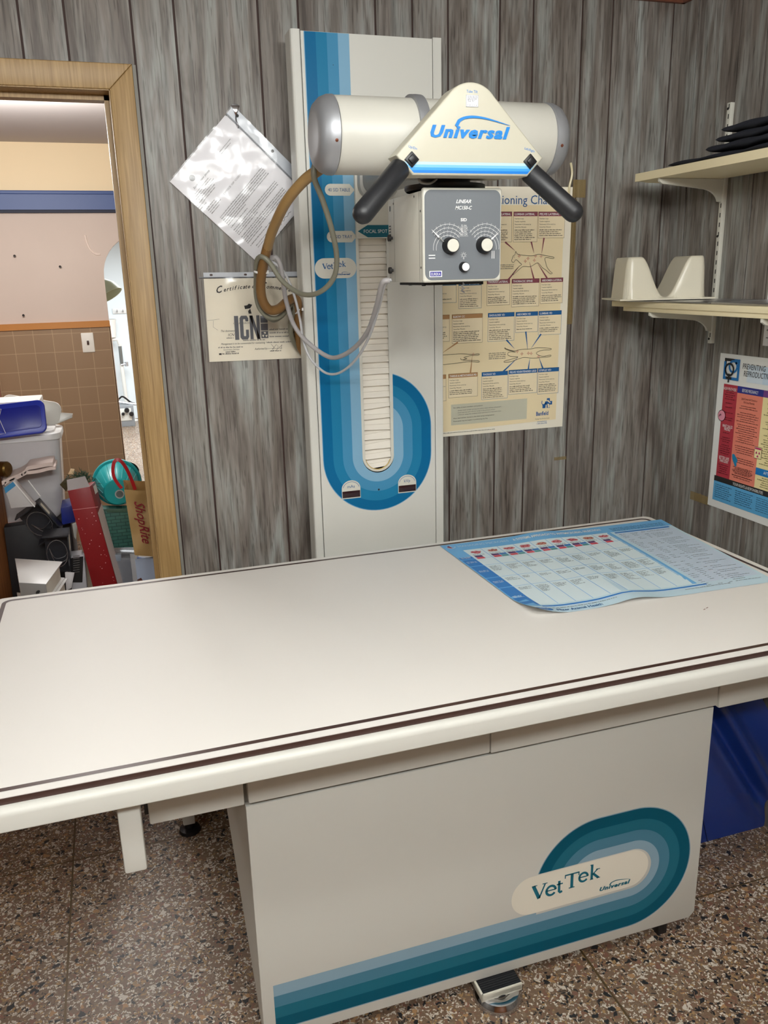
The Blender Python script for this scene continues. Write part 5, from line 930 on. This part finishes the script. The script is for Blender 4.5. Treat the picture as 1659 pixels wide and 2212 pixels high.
# red gift-wrap carton leaning
rb = thing('gift_carton', 'tall narrow red carton with white dots leaning in the heap', 'box', tuple(at(225, 1262, y=2.85))); REDC = mat('carton_red', (136, 12, 20), .4); y = 2.82
F_ = px4([(146, 1060), (194, 1051), (253, 1262), (201, 1270)], y); K = Vector((.016, .09, -.004)); q = MB()
ex = .12; F_[2] = F_[2]+(F_[2]-F_[1])*ex; F_[3] = F_[3]+(F_[3]-F_[0])*ex
q.hexa(F_, [p+K for p in F_], REDC, .0012); fb_ = Fr(F_[3], F_[2]-F_[3], F_[0]-F_[3])
wd_ = (F_[2]-F_[3]).length; ht_ = (F_[0]-F_[3]).length
q.line([(0, ht_*.83), (wd_, ht_*.83)], .0016, fb_, mat('fold_pink', (222, 150, 150), .5), 5)
for k in range(26): x, z = random.uniform(.1, .9)*wd_, random.uniform(.03, .8)*ht_; q.poly(arcpts(x, z, .0011+.0006*(k % 2), 0, 360, 8)[:-1], fb_, mat('dot_pink', (226, 180, 180), .5), 6)
q.build('carton', rb)
q = MB(); q.hexa([F_[0]+Vector((0, .001, 0)), F_[1]+Vector((0, .001, 0)), F_[1]+Vector((-.012, .03, .030)), F_[0]+Vector((0, .03, .030))], [p+Vector((0, .003, -.002)) for p in (F_[0], F_[1], F_[1]+Vector((-.012, .03, .030)), F_[0]+Vector((0, .03, .030)))], mat('flap_grey', (170, 164, 164), .5)); q.build('flap', rb)
q = MB(); g_ = lambda t, d: F_[1]*(1-t)+F_[2]*t+K*d+Vector((.0008, 0, 0)); q.add([g_(.24, .05), g_(.2, 1), g_(1, 1), g_(1, .05)], [(0, 1, 2, 3)], mat('panel_pale', (222, 216, 214), .5))
q.add([g_(.02, .4)+Vector((.0006, 0, 0)), g_(.02, .9)+Vector((.0006, 0, 0)), g_(.09, .9)+Vector((.0006, 0, 0)), g_(.09, .4)+Vector((.0006, 0, 0))], [(0, 1, 2, 3)], WINK); q.build('side_print', rb)
# garland
gr = thing('garland', 'bunch of green tinsel garland sticking up behind the red carton', 'garland', tuple(at(172, 1060, y=2.96))); q = MB(); GRL = mat('garland_green', (40, 78, 56), .5)
for k in range(900):
    u, v = random.gauss(176, 13), random.gauss(1036, 12)
    if v < 1014+abs(u-172)*.6: continue
    p = at(u, v, y=2.925+random.uniform(0, .025)); d_ = Vector((random.gauss(0, 1), random.gauss(0, 1), random.gauss(.3, 1))).normalized()*random.uniform(.010, .022); s_ = Vector((random.gauss(0, 1), random.gauss(0, 1), random.gauss(0, 1))).normalized()*.0014
    q.add([p-s_, p+s_, p+d_], [(0, 1, 2)], GRL)
for u in (186, 196, 204):
    for k in range(60): p = at(u+random.gauss(0, 4), 1052+random.gauss(0, 5), y=2.925+random.uniform(0, .025)); d_ = Vector((random.gauss(0, 1), random.gauss(0, 1), random.gauss(0, 1))).normalized()*.014; s_ = d_.orthogonal().normalized()*.0008; q.add([p-s_, p+s_, p+d_], [(0, 1, 2)], GRL)
q.build('needles', gr)
q = MB(); q.hexa(px4([(147, 1024), (153, 1012), (161, 1013), (159, 1025)], 2.935), px4([(147, 1024), (153, 1012), (161, 1013), (159, 1025)], 2.942), mat('tag_cream', (232, 204, 160), .5), .001); q.build('tag', gr)
q = MB(); q.hexa(px4([(129, 1047), (148, 1026), (152, 1040), (143, 1062)], 2.93), px4([(129, 1047), (148, 1026), (152, 1040), (143, 1062)], 2.942), mat('bow_dark_gold', (72, 62, 34), .4), .002); q.build('bow', gr)
# turquoise bucket tipped over, base towards the doorway
bk = thing('bucket', 'turquoise plastic bucket tipped on its side on the green basket', 'bucket', tuple(at(255, 1092, y=3.0))); TQ = mat('turquoise', (26, 178, 182), .28)
b0 = at(254, 1063, y=2.965); b1 = at(253, 1041, y=3.13); ax = (b1-b0).normalized(); ln = (b1-b0).length
q = MB(); R0, R1 = .048, .0815; q.lathe([(0, .0), (R0-.004, 0), (R0, .004), (R1-.003, ln-.012), (R1+.004, ln-.012), (R1+.0065, ln-.004), (R1+.005, ln), (R1-.005, ln), (R0-.006, .006), (0, .006)], b0, ax, TQ, 56); 
o1 = ax.orthogonal().normalized(); o2 = ax.cross(o1)
for k in range(16): a = k*math.pi/8; e_ = o1*math.cos(a)+o2*math.sin(a); q.tube([b0+e_*R0+ax*.006, b0+e_*(R1-.004)+ax*(ln-.014)], .0018, TQ, 6)
q.build('bucket_body', bk)
q = MB(); q.lathe([(.0001, -.0006), (.016, -.0006)], b0+Vector((.006, 0, -.008)), ax, mat('sticker_grey', (196, 204, 204), .4), 20, False); q.lathe([(.0001, -.0009), (.012, -.0009)], b0+Vector((.006, 0, -.008)), ax, mat('sticker_dark', (110, 120, 120), .4), 20, False); q.build('sticker', bk)
q = MB(); hp_ = [at(u, v, y=3.13) for u, v in ((270, 1000), (282, 1000), (293, 1006), (299, 1016), (297, 1026))]; q.tube(spline(hp_, 6), .0028, BLACK, 8); q.build('bucket_handle', bk)
# green woven basket
gb = thing('woven_basket', 'dark green woven basket box under the turquoise bucket', 'basket', tuple(at(258, 1185, y=3.0))); WV = bpy.data.materials.new('green_weave'); WV.use_nodes = True; nt = WV.node_tree; b_ = nt.nodes['Principled BSDF']
tc = nt.nodes.new('ShaderNodeTexCoord'); mp = nt.nodes.new('ShaderNodeMapping'); mp.inputs['Rotation'].default_value = (math.pi/2, 0, 0); nt.links.new(tc.outputs['Object'], mp.inputs[0]); br = nt.nodes.new('ShaderNodeTexBrick'); br.inputs['Scale'].default_value = 1; br.inputs['Brick Width'].default_value = .032; br.inputs['Row Height'].default_value = .0125; br.inputs['Mortar Size'].default_value = .0012; br.inputs['Color1'].default_value = lin((70, 128, 114)); br.inputs['Color2'].default_value = lin((60, 112, 102)); br.inputs['Mortar'].default_value = lin((38, 78, 70)); nt.links.new(mp.outputs[0], br.inputs['Vector']); nt.links.new(br.outputs['Color'], b_.inputs['Base Color'])
q = block('', [(212, 1099), (300, 1099), (306, 1182), (240, 1184)], 2.945, .05, WV, '', '', .003); q.build('basket_body', gb)
q = block('', [(229, 1099), (300, 1099), (301, 1107), (231, 1107)], 2.94, .002, mat('basket_rim', (74, 110, 92), .5), '', '', .0005); q.build('basket_rim', gb)
q = block('', [(238, 1187), (318, 1187), (320, 1197), (240, 1197)], 3.03, .09, DARK, '', '', .002); q.build('black_tray', label='black tray between the woven basket and the clear bin', cat='tray')
cb = thing('clear_bin', 'clear plastic storage bin with dark contents at the bottom of the heap', 'bin', tuple(at(268, 1258, y=2.92))); CLP = mat('clear_plastic', (206, 212, 222), .15, alpha=.35)
q = MB(); F_ = px4([(240, 1206), (300, 1206), (304, 1262), (246, 1262)], 2.9); F_[2].z = F_[3].z = BZ; q.hexa(F_, [p+Vector((0, .16, 0)) for p in F_], CLP, .003); R4 = px4([(238, 1200), (262, 1198), (262, 1212), (240, 1214)], 2.895); q.hexa(R4, [p+Vector((0, .02, 0)) for p in R4], mat('bin_clip', (150, 160, 172), .3), .002); q.build('bin_body', cb)
q = MB(); F_ = px4([(250, 1216), (282, 1212), (288, 1262), (257, 1262)], 2.93); F_[2].z = F_[3].z = BZ+.004; q.hexa(F_, [p+Vector((0, .10, 0)) for p in F_], mat('contents_navy', (30, 36, 52), .6), .003); q.build('contents', cb)
pb_ = MB(); F_ = px4([(296, 1205), (338, 1208), (344, 1262), (290, 1262)], 2.72); F_[2].z = F_[3].z = BZ+.004; pb_.hexa(F_, [p+Vector((0, .012, 0)) for p in F_], mat('cover_blue', (32, 74, 150), .4), .001); fpb = Fr(F_[3], F_[2]-F_[3], (0, 0, 1)); W_ = (F_[2]-F_[3]).length; H2 = F_[0].z-F_[3].z
pb_.rect(W_*.14, 0, W_, H2*.99, fpb, mat('cover_cloud', (176, 190, 214), .4), 2); pb_.poly([(W_*.14, 0), (W_, 0), (W_, H2*.52), (W_*.6, H2*.5), (W_*.3, H2*.72), (W_*.14, H2*.7)], fpb, mat('cover_russet', (92, 46, 38), .4), 3); pb_.build('picture_book', label='picture book with a cloudy sky cover and blue spine below the paper bag', cat='book')
# paper carrier bag
pbg = thing('paper_bag', 'brown paper grocery bag with dark red lettering and red ribbon handles by the door frame', 'bag', tuple(at(310, 1200, y=2.7))); KR = mat('kraft_paper', (184, 150, 96), .6, var=.05, bscale=18, bump=.3)
y = 2.66; q = MB()
def bagf(a, b, off=0.):
    L0, L1 = at(268, 1057, y=y), at(291, 1199, y=y); R0_, R1_ = at(352, 1060, y=y), at(368, 1208, y=y); P = (L0*(1-b)+L1*b)*(1-a)+(R0_*(1-b)+R1_*b)*a
    return P+Vector((0, off-.006*math.sin(b*9+a*5)*math.sin(a*3.1)-.004*math.cos(b*14), 0))
q.grid(lambda a, b: bagf(a, b), 14, 24, KR); q.grid(lambda a, b: bagf(1-a, b, .085)+Vector((0, 0, .012*(1-b))), 14, 24, KR)
for a0 in (0, 1): q.grid(lambda a, b: bagf(a0, b)*(1-a)+(bagf(a0, b, .085)+Vector((0, 0, .012*(1-b))))*a+Vector((.01*math.sin(a*math.pi)*(1 if a0 == 0 else -1), 0, 0)), 6, 24, KR)
q.grid(lambda a, b: bagf(a, 1)*(1-b)+bagf(a, 1, .085)*b, 8, 3, KR)
q.build('bag_body', pbg)
lg = MB(); o_ = bagf(.21, .16)+Vector((0, -.012, 0)); fbg = Fr(o_, (bagf(.25, .95)-bagf(.17, .1)), Vector((bagf(1, .5)-bagf(0, .5)))); lg.text('ShopRite', fbg, 0, 0, .030, mat('bag_red', (140, 26, 40), .5), 1, width=.142, bold=.012, shear=.3); lg.build('lettering', pbg)
RB = mat('ribbon_red', (176, 26, 34), .4)
def ribbon(pts, yy, w_):
    q = MB(); P = spline([at(u, v, y=yy) for u, v in pts], 8); vs = [];
    for i, p in enumerate(P): d_ = (P[min(i+1, len(P)-1)]-P[max(0, i-1)]).normalized(); s_ = Vector((d_.z, .35, -d_.x)).normalized()*w_; vs += [p-s_, p+s_]
    q.add(vs, [(2*i, 2*i+1, 2*i+3, 2*i+2) for i in range(len(P)-1)], RB, True); q.build('handle', pbg)
ribbon([(292, 1058), (284, 1036), (274, 1014), (263, 998), (254, 993), (247, 998), (244, 1012), (246, 1030), (254, 1044), (263, 1055)], 2.69, .0055)
# small things low in the heap
q = MB(); F_ = px4([(148, 1210), (182, 1205), (184, 1262), (152, 1266)], 2.86); F_[2].z = F_[3].z = BZ+.0; q.hexa(F_, [p+Vector((0, .10, 0)) for p in F_], mat('tray_grey', (190, 190, 196), .4), .002); F_ = px4([(152, 1206), (180, 1202), (178, 1258), (152, 1258)], 2.857); q.hexa(F_, [p+Vector((0, .002, 0)) for p in F_], BLACK)
for k in range(8): a = at(158, 1202+k*5, y=2.852); b = at(172, 1200+k*5, y=2.852); q.tube([a, b], .0016, STEEL, 6)
q.build('cassette_tray', label='grey tray of dark spiral-bound pads beside the white binders', cat='tray')
q = MB(); P4 = [at(u, v, y=2.81) for u, v in ((140, 1236), (157, 1238), (150, 1272), (143, 1276))]; q.hexa(P4, [p+Vector((.006, .004, 0)) for p in P4], PAPER, .0006); q.build('crumpled_paper', label='torn white paper slip upright beside the white binders', cat='paper')
q = block('', [(176, 1178), (186, 1160), (200, 1262), (186, 1268)], 2.93, .03, mat('granite_print', (196, 184, 160), .6, var=.2, bscale=250), '', '', .001, down=BZ); q.build('printed_folder', label='speckled beige folder upright behind the red carton', cat='folder')
q = block('', [(156, 1133), (168, 1128), (164, 1166), (160, 1160)], 2.94, .008, mat('hang_tag', (206, 208, 200), .5), '', '', .0006); q.build('hang_tag', label='pale hang tag beside the black file spine', cat='tag')
# light switch and nails on the far plaster
sw = thing('light_switch', 'white light switch with a dark toggle on the brown tiled wall', 'switch', (-.133, HY-.012, 1.185)); s0 = at(190, 740, y=HY-.014); q = MB(); q.box(s0.x-.035, s0.x+.035, HY-.018, HY-.012, s0.z-.058, s0.z+.058, mat('switch_ivory', (244, 240, 228), .3), .004, 3); q.build('cover_plate', sw); q = MB(); q.box(s0.x-.006, s0.x+.006, HY-.026, HY-.018, s0.z-.012, s0.z+.012, mat('toggle_brown', (70, 46, 38), .4), .002); q.build('toggle', sw)
for (u, v), l_ in (((32, 553), 'dark nail in the beige plaster, left of the two upper nails'), ((130, 576), 'dark nail in the beige plaster nearest the arch'), ((51, 681), 'dark nail in the beige plaster just above the orange tile cap')):
    p = at(u, v, y=HY); q = MB(); q.lathe([(.007, .016), (.007, .013), (.003, .012), (.003, -.002)], p, (0, -1, 0), DARK, 8); q.build('wall_nail', label=l_, cat='nail')
# things in the white room beyond the arch
lp = thing('exam_lamp', 'grey-green examination lamp hood seen through the arch', 'lamp', (.0, 6.9, 0)); hd_ = at(228, 624, y=6.9); q = MB(); q.lathe([(.02, .0), (.05, .005), (.085, .05), (.105, .12), (.10, .12), (.08, .055), (.03, .012)], hd_+Vector((-.03, 0, .05)), (.55, -.35, -1), mat('lamp_hood', (196, 204, 176), .4), 32); q.build('lamp_hood', lp)
q = MB(); q.tube(spline([hd_+Vector((-.03, 0, .05)), hd_+Vector((-.16, .02, .12)), hd_+Vector((-.3, .05, 0)), Vector((-.34, 6.95, .9)), Vector((-.34, 6.95, .02))], 6), .012, STEEL, 8); q.lathe([(0, .03), (.02, .03), (.15, .012), (.16, 0)], (-.34, 6.95, 0), (0, 0, 1), STEEL, 24); q.build('lamp_stem', lp)
y = 10.295; q = MB(); a = at(243, 672, y=y); b = at(276, 672, y=y); q.box(a.x, b.x, y-.015, y+.005, a.z-.03, a.z+.03, mat('rail_white', (230, 230, 228), .4), .003)
for k in range(3): x = a.x+.05+k*.065; q.tube(spline([(x, y-.015, a.z), (x, y-.05, a.z-.01), (x, y-.055, a.z+.015)], 4), .006, STEEL, 6)
q.build('hook_rail', label='white hook rail on the far wall seen through the arch', cat='hooks')
iv = thing('instrument_stand', 'white jointed stand with a steel sleeve and side clamp seen through the arch', 'stand', (.1, 10.16, 0)); y = 10.16; IVW = mat('stand_white', (232, 230, 224), .35)
q = MB(); q.tube([at(240, 733, y=y), at(254, 733, y=y), at(259, 745, y=y)], .022, IVW, 10); q.tube([at(258, 742, y=y), at(263, 790, y=y)], .018, MATS['stand_white'], 10); q.tube([at(262, 785, y=y), at(275, 880, y=y)], .022, IVW, 10); q.build('pole', iv)
q = MB(); q.tube([at(259, 748, y=y-.03), at(263, 785, y=y-.03)], .02, mat('dull_steel', (120, 122, 120), .4, .6), 10); q.build('sleeve', iv)
q = MB(); q.tube([at(262, 788, y=y-.03), at(273, 786, y=y-.03)], .012, STEEL, 8); q.tube([at(273, 782, y=y-.03), at(274, 791, y=y-.03)], .02, STEEL, 8); q.build('clamp', iv)
fl_z = 0; q = MB(); q.lathe([(0, .25), (.03, .25), (.05, .02), (.11, 0)], (at(275, 880, y=y).x, y, 0), (0, 0, 1), IVW, 20); q.build('stand_foot', iv)
q = MB(); a = at(238, 733, y=10.16); q.lathe([(0, 0), (.07, 0), (.075, .08), (.085, .18), (.09, .20), (.08, .20)], a+Vector((.0, 0, .023)), (0, 0, 1), IVW, 24); q.build('white_jug', label='white enamel jug on the stand arm seen through the arch', cat='jug')
dv = thing('control_unit', 'grey electrical unit with three black knobs on the floor of the far white room', 'device', (.13, 9.82, 0)); y = 9.72
x0 = at(255, 905, y=y).x; x1 = at(291, 905, y=y).x; zt4 = at(275, 876, y=y).z; q = MB(); q.box(x0-.1, x1, y, y+.22, .0, zt4, mat('unit_grey', (140, 144, 148), .4), .006); q.build('casing', dv); q = MB(); q.box(x0-.09, x1-.03, y-.006, y, .07, zt4-.03, mat('unit_face', (222, 222, 214), .4), .002); q.build('front_panel', dv)
for u, v, r_ in ((274, 886, .028), (284, 894, .026), (266, 894, .018)): p = at(u, v, y=y-.007); q = MB(); q.lathe([(r_, 0), (r_*.9, .03), (0, .032)], p, (0, -1, 0), BLACK, 18); q.build('knob', dv)
q = MB(); p = at(270, 866, y=y+.1); q.tube(spline([p+Vector((-.16, 0, .07)), p+Vector((-.08, 0, .02)), p+Vector((-.02, 0, .05)), p+Vector((.06, 0, -.02)), p+Vector((.10, 0, -.035))], 6), .010, BLACK, 6); q.tube([p+Vector((-.10, 0, 0)), p+Vector((.12, -.02, -.045))], .014, CHROME, 8); q.build('cable_and_probe', dv)
